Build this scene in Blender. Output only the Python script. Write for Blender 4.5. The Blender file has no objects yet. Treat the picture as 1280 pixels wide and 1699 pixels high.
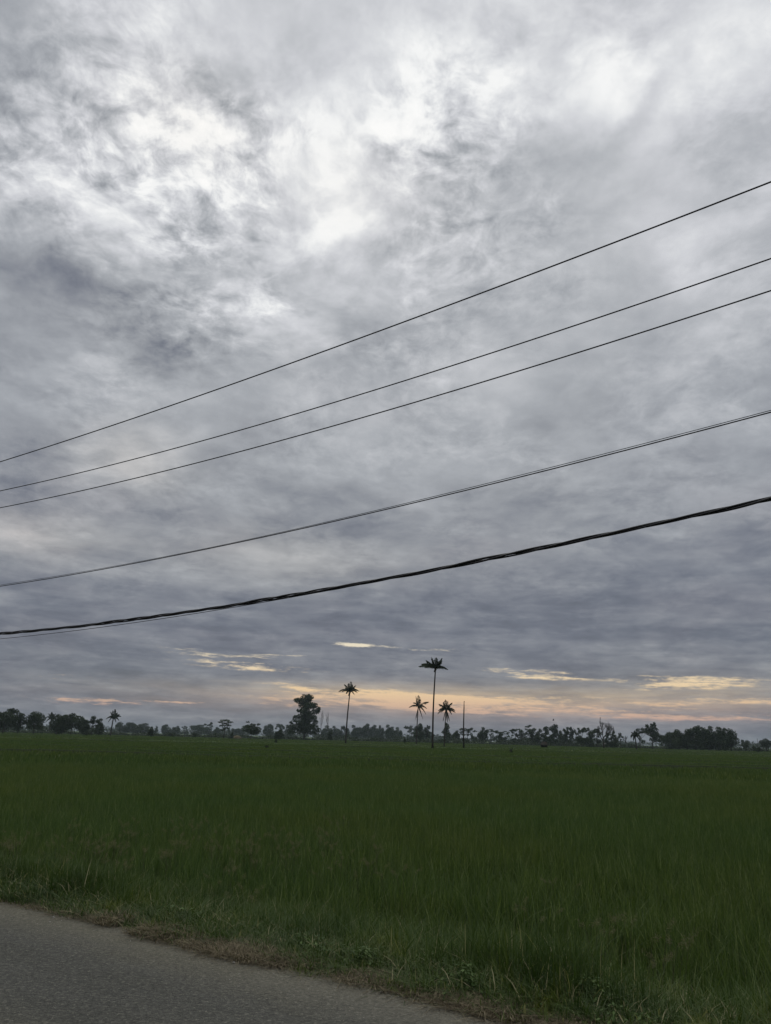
import bpy, math, random
import numpy as np
from math import radians as R

# ------------------------------------------------------------------ camera
F, CX, CY = 1278.0, 640.0, 849.5            # focal length and centre of the 1280x1699 photograph, pixels
PITCH, ROLL, CAM_H = math.atan(375.5 / F), math.atan(32 / 1280), 1.6
sc = bpy.context.scene
C = sc.collection
cam_d = bpy.data.cameras.new("camera")
cam = bpy.data.objects.new("camera", cam_d)
C.objects.link(cam)
cam_d.sensor_fit = 'VERTICAL'
cam_d.sensor_height = 24.0
cam_d.lens = 24.0 * F / 1699.0
cam_d.clip_start, cam_d.clip_end = 0.05, 9000.0
from mathutils import Matrix, Vector
cam.matrix_world = (Matrix.Translation((0, 0, CAM_H)) @ Matrix.Rotation(R(90) + PITCH, 4, 'X')
                    @ Matrix.Rotation(ROLL, 4, 'Z'))
sc.camera = cam

# ------------------------------------------------------------------ exposure
sc.view_settings.view_transform = 'Standard'
sc.view_settings.look = 'None'
sc.view_settings.exposure = 0.0
sc.view_settings.gamma = 1.0
sc.view_settings.use_curve_mapping = False

# ------------------------------------------------------------------ sun (behind the overcast, where the sheet is brightest)
SUN_AZ, SUN_EL = R(-2.0), R(40.0)
sl = bpy.data.lights.new("sun", 'SUN')
sl.energy, sl.angle, sl.color = 0.5, R(30), (1.0, 0.96, 0.90)
so = bpy.data.objects.new("sun", sl)
C.objects.link(so)
sd = Vector((math.sin(SUN_AZ) * math.cos(SUN_EL), math.cos(SUN_AZ) * math.cos(SUN_EL), math.sin(SUN_EL)))
so.rotation_euler = sd.to_track_quat('Z', 'Y').to_euler()
so.location = sd * 100


def ray(px, py):
    x, y = (px - CX) / F, -(py - CY) / F
    c, s = math.cos(ROLL), math.sin(ROLL)
    x, y = x * c - y * s, x * s + y * c
    v = np.array([x, math.cos(PITCH) - y * math.sin(PITCH), math.sin(PITCH) + y * math.cos(PITCH)])
    return v / np.linalg.norm(v)


def azel(px, py):
    v = ray(px, py)
    return math.degrees(math.atan2(v[0], v[1])), math.degrees(math.asin(v[2]))


# ------------------------------------------------------------------ node helper
class NT:
    def __init__(self, tree):
        self.t = tree
        self.n = tree.nodes
        self.l = tree.links

    def put(self, sock, v):
        if v is None:
            return
        if hasattr(v, 'is_output') or isinstance(v, bpy.types.NodeSocket):
            self.l.new(v, sock)
        else:
            sock.default_value = v

    def math(self, op, a, b=None, c=None, clamp=False):
        n = self.n.new('ShaderNodeMath')
        n.operation, n.use_clamp = op, clamp
        for i, v in enumerate((a, b, c)):
            self.put(n.inputs[i], v)
        return n.outputs[0]

    def vmath(self, op, a, b=None, c=None, scale=None, out=0):
        n = self.n.new('ShaderNodeVectorMath')
        n.operation = op
        for i, v in enumerate((a, b, c)):
            self.put(n.inputs[i], v)
        if scale is not None:
            self.put(n.inputs['Scale'], scale)
        return n.outputs[out]

    def noise(self, vec, scale, detail=4, rough=0.5, dist=0.0, lac=2.0, color=False, dim='3D'):
        n = self.n.new('ShaderNodeTexNoise')
        n.noise_dimensions = dim
        self.put(n.inputs['Vector'], vec)
        for k, v in (('Scale', scale), ('Detail', detail), ('Roughness', rough), ('Lacunarity', lac), ('Distortion', dist)):
            self.put(n.inputs[k], v)
        return n.outputs['Color' if color else 'Fac']

    def ramp(self, fac, stops, interp='LINEAR'):
        n = self.n.new('ShaderNodeValToRGB')
        n.color_ramp.interpolation = interp
        e = n.color_ramp.elements
        while len(e) > 1:
            e.remove(e[-1])
        for i, (p, col) in enumerate(stops):
            q = e[0] if i == 0 else e.new(p)
            q.position = p
            q.color = (*col, 1) if len(col) == 3 else col
        self.put(n.inputs[0], fac)
        return n.outputs[0]

    def mrange(self, v, a, b, c=0.0, d=1.0, smooth=True, clamp=True):
        n = self.n.new('ShaderNodeMapRange')
        n.interpolation_type = 'SMOOTHSTEP' if smooth else 'LINEAR'
        if not smooth:
            n.clamp = clamp
        for i, x in enumerate((v, a, b, c, d)):
            self.put(n.inputs[i], x)
        return n.outputs[0]

    def mix(self, f, a, b, mode='MIX'):
        n = self.n.new('ShaderNodeMix')
        n.data_type, n.blend_type = 'RGBA', mode
        self.put(n.inputs[0], f)
        self.put(n.inputs[6], a if not isinstance(a, tuple) else (*a, 1))
        self.put(n.inputs[7], b if not isinstance(b, tuple) else (*b, 1))
        return n.outputs[2]

    def sep(self, v):
        n = self.n.new('ShaderNodeSeparateXYZ')
        self.put(n.inputs[0], v)
        return n.outputs

    def comb(self, x, y, z=0.0):
        n = self.n.new('ShaderNodeCombineXYZ')
        for i, v in enumerate((x, y, z)):
            self.put(n.inputs[i], v)
        return n.outputs[0]

    def blobs(self, vec, items, start=0.0):
        """sum of soft elliptical cloud masses; items (x, y, rx, ry, turn, weight) in degrees of azimuth and elevation"""
        acc = start
        for i, (x, y, rx, ry, rot, w) in enumerate(items):
            if i and i % 4 == 0:       # hands the running sum on, so the shader works the masses out a few at a time
                vec = self.vmath('ADD', vec, self.vmath('SCALE', self.comb(acc, acc, 0.0), scale=1e-9))
            m = self.n.new('ShaderNodeMapping')
            m.vector_type = 'TEXTURE'
            self.put(m.inputs[0], vec)
            m.inputs['Location'].default_value = (x, y, 0)
            m.inputs['Rotation'].default_value = (0, 0, R(rot))
            m.inputs['Scale'].default_value = (rx, ry, 1)
            q = self.vmath('DOT_PRODUCT', m.outputs[0], m.outputs[0], out=1)
            acc = self.math('MULTIPLY_ADD', self.math('POWER', 0.3679, q), w, acc)
        return acc


def lin(r, g, b):
    f = lambda c: c / 12.92 if c <= 0.04045 else ((c + 0.055) / 1.055) ** 2.4
    return (f(r / 255), f(g / 255), f(b / 255))


# ------------------------------------------------------------------ world: overcast dusk sky
def build_world():
    w = bpy.data.worlds.new("World")
    sc.world = w
    w.use_nodes = True
    w.node_tree.nodes.clear()
    T = NT(w.node_tree)
    tc = T.n.new('ShaderNodeTexCoord')
    d = tc.outputs['Generated']
    x, y, z = T.sep(d)
    zc = T.math('MAXIMUM', z, 0.0)
    az = T.math('MULTIPLY', T.math('ARCTAN2', x, y), 57.2958)
    el = T.math('MULTIPLY', T.math('ARCSINE', z), 57.2958)
    # the cloud sheet: the direction carried onto a flat layer overhead, so that it foreshortens to the horizon
    k = T.math('DIVIDE', 1.0, T.math('ADD', zc, 0.21))
    P = T.comb(T.math('MULTIPLY', x, k), T.math('MULTIPLY', y, k), 0.0)
    P = T.vmath('ADD', P, T.vmath('SCALE', T.vmath('SUBTRACT', T.noise(P, 2.2, 2, 0.5, color=True), (.5, .5, .5)), scale=0.12))
    warp = T.vmath('SUBTRACT', T.noise(P, 4.5, 5, 0.58, color=True), (.5, .5, .5))
    hfac = T.math('MULTIPLY_ADD', T.mrange(el, 2, 30), 1.0, 0.05)
    wx, wy, wz = T.sep(warp)
    AE = T.comb(T.math('MULTIPLY_ADD', wx, 12.0, az), T.math('MULTIPLY_ADD', T.math('MULTIPLY', wy, hfac), 9.0, el))
    AE2 = T.comb(T.math('MULTIPLY_ADD', wx, 5.0, az), T.math('MULTIPLY_ADD', T.math('MULTIPLY', wy, hfac), 6.0, el))

    base = T.ramp(T.math('DIVIDE', el, 60.0), [(0.0, (.44,) * 3), (.035, (.47,) * 3), (.07, (.475,) * 3), (.12, (.465,) * 3), (.21, (.545,) * 3),
                                               (.31, (.62,) * 3), (.44, (.685,) * 3), (.58, (.745,) * 3), (.72, (.80,) * 3), (.84, (.80,) * 3), (1.0, (.78,) * 3)])

    def B(px, py, rx, ry, rot, wt):
        a, e = azel(px, py)
        kx = 0.0448 * math.cos(math.atan(math.hypot(px - CX, py - CY) / F)) / max(0.35, math.cos(R(e)))
        ky = 0.0448 * math.cos(math.atan(math.hypot(px - CX, py - CY) / F)) ** 1.5
        return (a, e, rx * kx, ry * ky, rot, wt)
    broad = [B(*q) for q in (
        # bright openings
        (430, 300, 300, 190, 0, .075), (600, 430, 120, 60, 20, .05),
        (600, 225, 120, 70, 0, .12), (330, 195, 75, 55, 0, .13), (270, 260, 60, 60, 0, .08), (100, 300, 90, 32, -25, .14),
        (190, 340, 60, 40, -15, .12), (540, 395, 100, 28, 22, .14), (430, 500, 80, 26, -30, .10), (1020, 100, 60, 90, 0, .13),
        (860, 165, 160, 60, 0, .10), (720, 110, 110, 90, 0, .08), (310, 20, 70, 70, 0, .10), (1190, 80, 120, 90, 0, .08),
        (1230, 320, 110, 40, 30, .09), (1160, 420, 50, 40, 0, .06), (1200, 540, 60, 30, 0, .08), (170, 620, 50, 40, 0, .08),
        (215, 770, 80, 30, 10, .15), (50, 890, 120, 32, 0, .13), (470, 925, 150, 22, 5, .10), (300, 955, 200, 18, 0, .07), (860, 760, 160, 40, 10, .04), (560, 300, 60, 80, 0, .08),
        # dark masses
        (40, 80, 230, 190, 0, -.16), (70, 445, 150, 60, 0, -.16), (140, 500, 120, 60, 0, -.10), (0, 580, 110, 80, 0, -.08),
        (270, 580, 130, 40, 0, -.13), (375, 130, 70, 45, 30, -.11), (760, 290, 160, 60, 10, -.06), (1070, 165, 110, 28, 25, -.10),
        (900, 340, 220, 130, 0, -.05), (470, 345, 50, 50, 0, -.05), (320, 390, 60, 60, 0, -.05), (900, 1005, 330, 34, 0, -.06), (1150, 930, 200, 26, 0, -.04), (560, 870, 240, 24, 0, -.04),
        (60, 1090, 250, 60, 0, -.04), (1150, 860, 250, 60, 0, -.025), (330, 800, 260, 30, 0, -.025), (1050, 640, 130, 90, 0, -.02),
        (20, 780, 90, 60, 0, -.04), (600, 500, 130, 60, 0, -.04))]
    V = T.blobs(AE, broad, base)
    # billows and mottling
    Pf = T.vmath('ADD', P, T.vmath('SCALE', T.vmath('SUBTRACT', T.noise(P, 14, 3, 0.5, color=True), (.5, .5, .5)), scale=0.035))
    n1 = T.noise(P, 4.2, 5, 0.48, .35)
    n5 = T.noise(T.vmath('ADD', P, (5, 2, 1)), 9.5, 5, 0.50, .35)
    pat = T.mrange(T.noise(T.vmath('ADD', P, (9, 2, 4)), 4.0, 3, .5), .38, .62, .35, 1.15)
    n2 = T.noise(Pf, 19.0, 6, 0.60, .25)
    n3 = T.noise(P, 1.1, 4, 0.5)
    n4 = T.noise(T.vmath('MULTIPLY', T.vmath('ADD', Pf, (3, 1, 0)), (1, .75, 1)), 40.0, 5, 0.62)
    mott = T.blobs(AE2, [B(*q) for q in ((330, 320, 360, 240, 0, .85), (700, 230, 250, 140, 0, .5), (1100, 120, 250, 140, 0, .10))], 0.17)
    mott = T.math('MULTIPLY', T.math('MULTIPLY', mott, pat), T.mrange(el, 4, 20, .5, 1))
    V = T.math('MULTIPLY_ADD', T.math('SUBTRACT', n5, .5), T.mrange(el, 3, 20, .13, .20), V)
    V = T.math('MULTIPLY_ADD', T.math('SUBTRACT', n1, .5), T.mrange(el, 2, 20, .20, .25), V)
    V = T.math('MULTIPLY_ADD', T.math('SUBTRACT', n3, .5), 0.10, V)
    V = T.math('MULTIPLY_ADD', T.math('MULTIPLY', T.math('SUBTRACT', n2, .47), mott), 1.05, V)
    V = T.math('MULTIPLY_ADD', T.math('MULTIPLY', T.math('SUBTRACT', n4, .5), mott), 0.55, V)
    # long streaks low down
    st = T.noise(T.comb(T.math('MULTIPLY', az, 0.045), T.math('MULTIPLY_ADD', az, 0.012, T.math('MULTIPLY', el, 0.42)), 3.1), 2.2, 7, 0.60, 0.3)
    st2 = T.noise(T.comb(T.math('MULTIPLY', az, 0.09), T.math('MULTIPLY_ADD', az, 0.02, T.math('MULTIPLY', el, 0.9)), 8.1), 2.2, 6, 0.62, 0.2)
    lowm = T.mrange(el, 19, 4)
    V = T.math('MULTIPLY_ADD', T.math('MULTIPLY', T.math('SUBTRACT', st, .5), lowm), 0.26, V)
    V = T.math('MULTIPLY_ADD', T.math('MULTIPLY', T.math('SUBTRACT', st2, .5), lowm), 0.10, V)
    col = T.ramp(T.mrange(V, .28, 1.14, 0, 1, smooth=False), [((v - .28) / .86, lin(*c)) for v, c in (
        (.28, (76, 83, 97)), (.36, (91, 97, 109)), (.43, (105, 111, 124)), (.50, (124, 129, 139)), (.58, (146, 150, 157)),
        (.66, (165, 169, 175)), (.74, (186, 189, 194)), (.82, (206, 208, 213)), (.90, (224, 226, 229)), (1.0, (246, 247, 247)), (1.14, (255, 255, 254)))])
    # lavender / rose cast in the middle heights
    rose = T.math('MULTIPLY', T.mrange(T.noise(P, 1.3, 4, 0.55, 0.1), .48, .68), T.mrange(el, 34, 14))
    col = T.mix(T.math('MULTIPLY', rose, .35), col, (1.05, .97, .96), 'MULTIPLY')
    cream = T.blobs(AE2, [B(*q) for q in ((215, 765, 90, 50, 0, .9), (50, 890, 130, 45, 0, 1.0), (480, 925, 200, 40, 0, .8), (320, 190, 120, 80, 0, .35), (600, 330, 160, 90, 0, .25), (720, 1110, 500, 40, 0, .5))], 0.0)
    col = T.mix(T.math('MINIMUM', T.math('MULTIPLY', cream, .55), .8), col, T.mix(1.0, col, (1.08, 1.0, .90), 'MULTIPLY'))
    peach = T.blobs(AE2, [B(*q) for q in ((780, 1166, 430, 24, 0, .48), (600, 1150, 180, 16, 0, .12), (1200, 1150, 200, 30, 0, .12))], 0.0)
    # sunset band: gaps in the layer over the horizon where the lit air behind shows
    band = T.blobs(AE2, [B(*q) for q in (
        (740, 1164, 320, 14, 0, .78), (600, 1147, 140, 6, -2, .65), (720, 1158, 120, 6, 0, .45), (920, 1180, 280, 10, -1, .55), (510, 1144, 60, 4, -6, .45), (1140, 1131, 130, 13, -1, .60), (1090, 1140, 60, 6, 0, .35), (902, 1121, 52, 8, -3, .74), (830, 1112, 60, 6, 0, .35),
        (590, 1072, 26, 4, 0, .95), (680, 1075, 90, 3, -2, .50), (150, 1163, 85, 6, 0, .95), (430, 1110, 100, 5, -6, .15), (300, 1165, 70, 2, 0, .5), (390, 1098, 140, 18, -5, .42), (480, 1085, 60, 6, 0, .3), (60, 1120, 90, 8, 0, .3),
        (1240, 1165, 160, 8, 0, .60), (1160, 1192, 160, 6, 0, .50), (620, 1172, 140, 6, 0, .3))], 0.0)
    stb = T.noise(T.comb(T.math('MULTIPLY', az, 0.09), T.math('MULTIPLY_ADD', az, 0.03, T.math('MULTIPLY', el, 1.3)), 5.7), 2.0, 6, 0.62, 0.3)
    fineb = T.noise(T.comb(T.math('MULTIPLY', az, 0.55), T.math('MULTIPLY_ADD', az, 0.05, T.math('MULTIPLY', el, 2.6)), 2.2), 2.0, 6, 0.68, 0.2)
    gap = T.math('MULTIPLY_ADD', T.math('SUBTRACT', stb, .5), 3.1, T.math('MULTIPLY_ADD', band, 1.25, -.42))
    gap = T.math('MULTIPLY_ADD', T.math('SUBTRACT', fineb, .5), 1.9, gap)
    gap = T.math('MULTIPLY', T.mrange(gap, -.05, .85), T.mrange(band, .06, .40))
    warm = T.ramp(T.math('DIVIDE', el, 8.0), [(0.0, lin(176, 140, 128)), (.20, lin(200, 165, 150)), (.30, lin(220, 184, 154)), (.42, lin(240, 208, 162)), (.75, lin(240, 226, 196)), (1.0, lin(242, 232, 212))])
    col = T.mix(T.math('MULTIPLY', peach, T.mrange(st2, .3, .65, .6, 1.2)), col, warm)
    col = T.mix(T.math('MULTIPLY', gap, .93), col, warm)
    # clear evening air (Nishita) that the cloud sheet lets through
    sky = T.n.new('ShaderNodeTexSky')
    sky.sky_type = 'NISHITA'
    sky.sun_disc = False
    sky.sun_elevation, sky.sun_rotation = SUN_EL, SUN_AZ
    sky.altitude, sky.air_density, sky.dust_density = 10, 1.0, 2.0
    thin = T.mix(1.0, sky.outputs[0], (.05, .05, .05), 'MULTIPLY')
    thin = T.vmath('MINIMUM', thin, (.5, .5, .5))
    col = T.mix(0.06, col, thin)
    col = T.vmath('SCALE', col, scale=T.mrange(el, 51, 76, 1.0, 3.0))      # brightness added to the unseen sky overhead, to light the ground
    bg = T.n.new('ShaderNodeBackground')
    T.put(bg.inputs[0], col)
    bg.inputs[1].default_value = 1.0
    out = T.n.new('ShaderNodeOutputWorld')
    T.l.new(bg.outputs[0], out.inputs[0])
    w.cycles.sampling_method = 'MANUAL'
    w.cycles.sample_map_resolution = 1024


build_world()
sc.cycles.volume_bounces = 1
sc.cycles.max_bounces = 6
sc.cycles.diffuse_bounces = 3
sc.cycles.glossy_bounces = 2
sc.cycles.transmission_bounces = 3

# ------------------------------------------------------------------ mesh helpers
rng = np.random.default_rng(7)
random.seed(7)


class MB:
    """collects vertices and faces, all of them into one mesh object"""
    def __init__(self):
        self.v, self.f, self.c, self.n = [], [], [], 0

    def add(self, v, f, col=None):
        v = np.asarray(v, float)
        self.v.append(v)
        f = np.asarray(f, int) + self.n
        self.f.append(f)
        if col is not None:
            self.c.append(np.broadcast_to(np.asarray(col, float), (len(v),)))
        self.n += len(v)
        return self

    def mesh(self, name, mat, smooth=True):
        me = bpy.data.meshes.new(name)
        V = np.concatenate(self.v)
        sizes = np.concatenate([np.full(len(f), f.shape[1]) for f in self.f])
        loops = np.concatenate([f.ravel() for f in self.f])
        me.vertices.add(len(V))
        me.vertices.foreach_set('co', V.ravel())
        me.loops.add(len(loops))
        me.loops.foreach_set('vertex_index', loops.astype(np.int32))
        me.polygons.add(len(sizes))
        st = np.concatenate([[0], np.cumsum(sizes)[:-1]])
        me.polygons.foreach_set('loop_start', st.astype(np.int32))
        me.polygons.foreach_set('loop_total', sizes.astype(np.int32))
        me.polygons.foreach_set('use_smooth', np.full(len(sizes), smooth))
        if self.c:
            a = me.attributes.new('tint', 'FLOAT', 'POINT')
            a.data.foreach_set('value', np.concatenate(self.c))
        me.materials.append(mat)
        me.update(calc_edges=True)
        return me

    def build(self, name, mat, parent=None, smooth=True, link=True):
        o = bpy.data.objects.new(name, self.mesh(name, mat, smooth))
        if link:
            C.objects.link(o)
        if parent is not None:
            o.parent = parent
        return o


def tube(mb, pts, rad, sides=6, col=None, cap=True):
    pts = np.asarray(pts, float)
    n = len(pts)
    rad = np.broadcast_to(np.asarray(rad, float), (n,))
    tg = np.gradient(pts, axis=0)
    tg /= np.linalg.norm(tg, axis=1)[:, None] + 1e-12
    ref = np.array([0, 0, 1.0]) if abs(tg[0][2]) < .9 else np.array([1.0, 0, 0])
    vs = []
    for i in range(n):
        a = np.cross(tg[i], ref)
        a /= np.linalg.norm(a) + 1e-12
        b = np.cross(tg[i], a)
        ref = np.cross(a, tg[i])
        t = np.arange(sides) * 2 * math.pi / sides
        vs.append(pts[i] + rad[i] * (np.cos(t)[:, None] * a + np.sin(t)[:, None] * b))
    V = np.concatenate(vs)
    F_ = []
    for i in range(n - 1):
        for j in range(sides):
            k = (j + 1) % sides
            F_.append((i * sides + j, i * sides + k, (i + 1) * sides + k, (i + 1) * sides + j))
    if cap:
        V = np.concatenate([V, [pts[0], pts[-1]]])
        for j in range(sides):
            k = (j + 1) % sides
            F_.append((n * sides, n * sides, k, j)) if False else None
        T0 = [(n * sides, (j + 1) % sides, j) for j in range(sides)]
        T1 = [(n * sides + 1, (n - 1) * sides + j, (n - 1) * sides + (j + 1) % sides) for j in range(sides)]
        mb.add(V, F_, col)
        base = mb.n - len(V)
        mb.f.append(np.array(T0 + T1) + base)
    else:
        mb.add(V, F_, col)
    return mb


def tag(o, label=None, cat=None, group=None, kind=None):
    for k, v in (('label', label), ('category', cat), ('group', group), ('kind', kind)):
        if v:
            o[k] = v
    return o


def empty(name, loc, label, cat, group=None):
    o = bpy.data.objects.new(name, None)
    C.objects.link(o)
    o.location = loc
    o.empty_display_size = 0.5
    return tag(o, label, cat, group)


# ------------------------------------------------------------------ materials
def mat(name, build, rough=0.8, spec=0.3):
    m = bpy.data.materials.new(name)
    m.use_nodes = True
    T = NT(m.node_tree)
    b = T.n['Principled BSDF']
    b.inputs['Roughness'].default_value = rough
    b.inputs['Specular IOR Level'].default_value = spec
    build(T, b)
    return m


def pos(T):
    return T.n.new('ShaderNodeNewGeometry').outputs['Position']


def attr(T, n='tint'):
    a = T.n.new('ShaderNodeAttribute')
    a.attribute_name = n
    return a.outputs['Fac']


def foliage_mat(name, dark, light, rough=.65, trans=.25, field=False, vary=False, straw=None, spec=.2):
    def f(T, b):
        t = attr(T)
        c = T.mix(t, dark, light)
        if field:
            p = pos(T)
            c = T.mix(T.mrange(T.noise(T.vmath('MULTIPLY', p, (1, 1, 0)), .10, 4, .6), .38, .64), c,
                      T.mix(1.0, c, (1.24, 1.06, .95), 'MULTIPLY'))
            c = T.mix(T.mrange(T.noise(T.vmath('MULTIPLY', p, (.5, 1.4, 0)), .035, 4, .6), .40, .62), c,
                      T.mix(1.0, c, (.90, .91, .86), 'MULTIPLY'))
        if field:
            c = T.mix(T.mrange(T.noise(T.vmath('MULTIPLY', p, (1, 1, 0)), .9, 4, .6), .40, .62, 0, .8), c,
                      T.mix(1.0, c, (.80, .84, .80), 'MULTIPLY'))
        if vary:
            p = T.vmath('MULTIPLY', pos(T), (1, 1, 0))
            c = T.mix(T.mrange(T.noise(p, 1.1, 4, .6), .56, .40), c, T.mix(1.0, c, (.70, .76, .78), 'MULTIPLY'))
            c = T.mix(T.mrange(T.noise(T.vmath('ADD', p, (4, 9, 0)), 2.1, 4, .6), .55, .68), c, T.mix(1.0, c, (1.7, 1.35, 1.1), 'MULTIPLY'))
        if straw:
            c = T.mix(T.mrange(t, .93, .95), c, straw)
        T.put(b.inputs['Base Color'], c)
        tr = T.n.new('ShaderNodeBsdfTranslucent')
        T.put(tr.inputs[0], T.mix(1.0, c, (1.1, 1.3, .6), 'MULTIPLY'))
        ms = T.n.new('ShaderNodeMixShader')
        ms.inputs[0].default_value = trans
        T.l.new(b.outputs[0], ms.inputs[1])
        T.l.new(tr.outputs[0], ms.inputs[2])
        T.l.new(ms.outputs[0], T.n['Material Output'].inputs[0])
    return mat(name, f, rough, spec)


def bark(T, b):
    p = pos(T)
    n = T.noise(T.vmath('MULTIPLY', p, (6, 6, 1.5)), 1.0, 5, .6)
    T.put(b.inputs['Base Color'], T.mix(n, (.022, .019, .016), (.055, .048, .040)))
    bu = T.n.new('ShaderNodeBump')
    bu.inputs['Strength'].default_value = .5
    T.put(bu.inputs['Height'], n)
    T.l.new(bu.outputs[0], b.inputs['Normal'])


M_BARK = mat('bark', bark, .9, .1)
M_LEAF = foliage_mat('tree_leaves', (.016, .025, .013), (.040, .058, .026), trans=.15)
M_LEAF2 = foliage_mat('dull_tree_leaves', (.018, .027, .017), (.045, .058, .032), trans=.15)
M_PALM = foliage_mat('palm_leaves', (.014, .022, .010), (.034, .045, .020), trans=.12)
M_DEAD = foliage_mat('dead_palm_leaves', (.035, .027, .018), (.06, .048, .03), trans=.1)
M_RICE = foliage_mat('rice_leaves', (.036, .070, .020), (.116, .162, .052), trans=.30, field=True, straw=(.20, .23, .10))
M_VERGE = foliage_mat('verge_grass_leaves', (.036, .066, .014), (.092, .126, .032), trans=.25, vary=True, straw=(.30, .27, .15))
M_WEED = foliage_mat('weed_leaves', (.04, .075, .018), (.095, .140, .042), trans=.2, spec=.12)
M_STRAW = foliage_mat('dry_straw', (.05, .038, .024), (.24, .20, .125), trans=.1, rough=.9)
M_FLUFF = foliage_mat('seed_heads', (.09, .088, .052), (.19, .178, .11), trans=.4, rough=.9)

# ------------------------------------------------------------------ road frame: s runs along the road (away to the left), n across it
EDGE_N = 4.91
DV = np.array([-0.8346, 0.5508])           # along
NV = np.array([0.5508, 0.8346])            # across, towards the field


def SN(s, n, z=0.0):
    s, n = np.asarray(s, float), np.asarray(n, float)
    return np.stack([s * DV[0] + n * NV[0], s * DV[1] + n * NV[1], np.broadcast_to(z, s.shape)], -1)


def edge(s):
    """the ragged asphalt edge"""
    return EDGE_N + 0.025 * np.sin(s * .9 + 1) + .03 * np.sin(s * 2.3) + .016 * np.sin(s * 6.1 + 2)


def n_coord(T):
    p = pos(T)
    return p, T.vmath('DOT_PRODUCT', p, (NV[0], NV[1], 0), out=1)


def m_ground(T, b):
    p, n = n_coord(T)
    flat = T.vmath('MULTIPLY', p, (1, 1, 0))
    big = T.noise(T.vmath('MULTIPLY', flat, (.35, 1, 0)), .03, 5, .6)
    mid = T.noise(flat, .25, 5, .6)
    fine = T.noise(flat, 3.0, 6, .65)
    # each paddy plot has a green of its own
    br = T.n.new('ShaderNodeTexBrick')
    br.offset = .37
    T.put(br.inputs['Vector'], T.vmath('ADD', flat, T.vmath('SCALE', T.noise(flat, .02, 2, .5, color=True), scale=14)))
    br.inputs['Color1'].default_value = (.78, .78, .78, 1)
    br.inputs['Color2'].default_value = (1.22, 1.16, 1.1, 1)
    br.inputs['Mortar'].default_value = (.62, .58, .6, 1)
    for k_, v in (('Scale', 1.0), ('Mortar Size', .9), ('Brick Width', 110.0), ('Row Height', 42.0), ('Mortar Smooth', .3)):
        br.inputs[k_].default_value = v
    c = T.mix(T.mrange(mid, .35, .65), (.038, .065, .019), (.054, .084, .027))
    c = T.mix(T.mrange(big, .42, .62), c, (.060, .074, .028))
    c = T.mix(T.mrange(fine, .35, .7, 0, .6), c, (.034, .055, .018))
    c = T.mix(1.0, c, br.outputs[0], 'MULTIPLY')
    soil = T.mix(fine, (.035, .028, .018), (.09, .075, .05))
    c = T.mix(T.mrange(n, EDGE_N + .9, EDGE_N + .5), c, soil)
    T.put(b.inputs['Base Color'], c)
    bu = T.n.new('ShaderNodeBump')
    bu.inputs['Strength'].default_value = .6
    bu.inputs['Distance'].default_value = .2
    T.put(bu.inputs['Height'], T.math('ADD', fine, mid))
    T.l.new(bu.outputs[0], b.inputs['Normal'])


def m_road(T, b):
    p, n = n_coord(T)
    s = T.vmath('DOT_PRODUCT', p, (DV[0], DV[1], 0), out=1)
    sn = T.comb(s, n)
    stretch = T.vmath('MULTIPLY', sn, (.35, 1, 0))
    mid = T.noise(stretch, 1.6, 5, .6)
    fine = T.mrange(T.noise(p, 40, 4, .75), .3, .7)
    vo = T.n.new('ShaderNodeTexVoronoi')
    vo.inputs['Scale'].default_value = 75
    T.put(vo.inputs['Vector'], p)
    stone = T.mrange(vo.outputs['Distance'], .15, .5)
    grey = T.mix(fine, (.042, .042, .034), (.108, .106, .086))
    dust = T.mix(fine, (.145, .134, .092), (.225, .206, .142))
    nd = T.math('MULTIPLY_ADD', T.math('SUBTRACT', mid, .5), .55, n)
    near_edge = T.mrange(nd, EDGE_N - .95, EDGE_N - .12)
    inner = T.mrange(nd, EDGE_N - 1.5, EDGE_N - 2.5)
    f = T.math('MAXIMUM', T.math('MULTIPLY', near_edge, .62), T.math('MULTIPLY', inner, .62))
    c = T.mix(f, grey, dust)
    c = T.mix(T.mrange(T.noise(stretch, .7, 3, .5), .4, .7, 0, .35), c, T.mix(1.0, c, (.7, .72, .74), 'MULTIPLY'))
    # exposed aggregate: pale chips and dark pores
    chip = T.mrange(T.noise(T.vmath('MULTIPLY', p, (1, 1, 0)), 34, 3, .75), .54, .66)
    c = T.mix(T.math('MULTIPLY', chip, .42), c, (.30, .285, .22))
    pore = T.mrange(T.noise(T.vmath('ADD', p, (7, 3, 1)), 38, 3, .75), .46, .34)
    c = T.mix(T.math('MULTIPLY', pore, .5), c, (.018, .018, .017))
    T.put(b.inputs['Base Color'], c)
    T.put(b.inputs['Roughness'], T.mrange(mid, .3, .7, .72, .9))
    bu = T.n.new('ShaderNodeBump')
    bu.inputs['Strength'].default_value = .8
    bu.inputs['Distance'].default_value = .012
    T.put(bu.inputs['Height'], T.math('ADD', stone, fine))
    T.l.new(bu.outputs[0], b.inputs['Normal'])


M_GROUND = mat('field_ground', m_ground, .95, .1)
M_ROAD = mat('worn_asphalt', m_road, .85, .25)

CANOPY = 0.02          # height of the rice tops, about level with the road


def ground_z(s, n):
    r = np.hypot(s, n)
    e = np.clip((n - EDGE_N - .05) / 1.7, 0, 1)
    e = e * e * (3 - 2 * e)
    z = -0.02 - 0.5 * e
    far = np.clip((r - 30) / 60, 0, 1)
    far = far * far * (3 - 2 * far)
    z = np.where(n > EDGE_N, z + far * .40, z)
    e2 = np.clip((-1.6 - n) / 2, 0, 1)
    z = np.where(n < -1.4, -.02 - .3 * e2, z)
    return z


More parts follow.
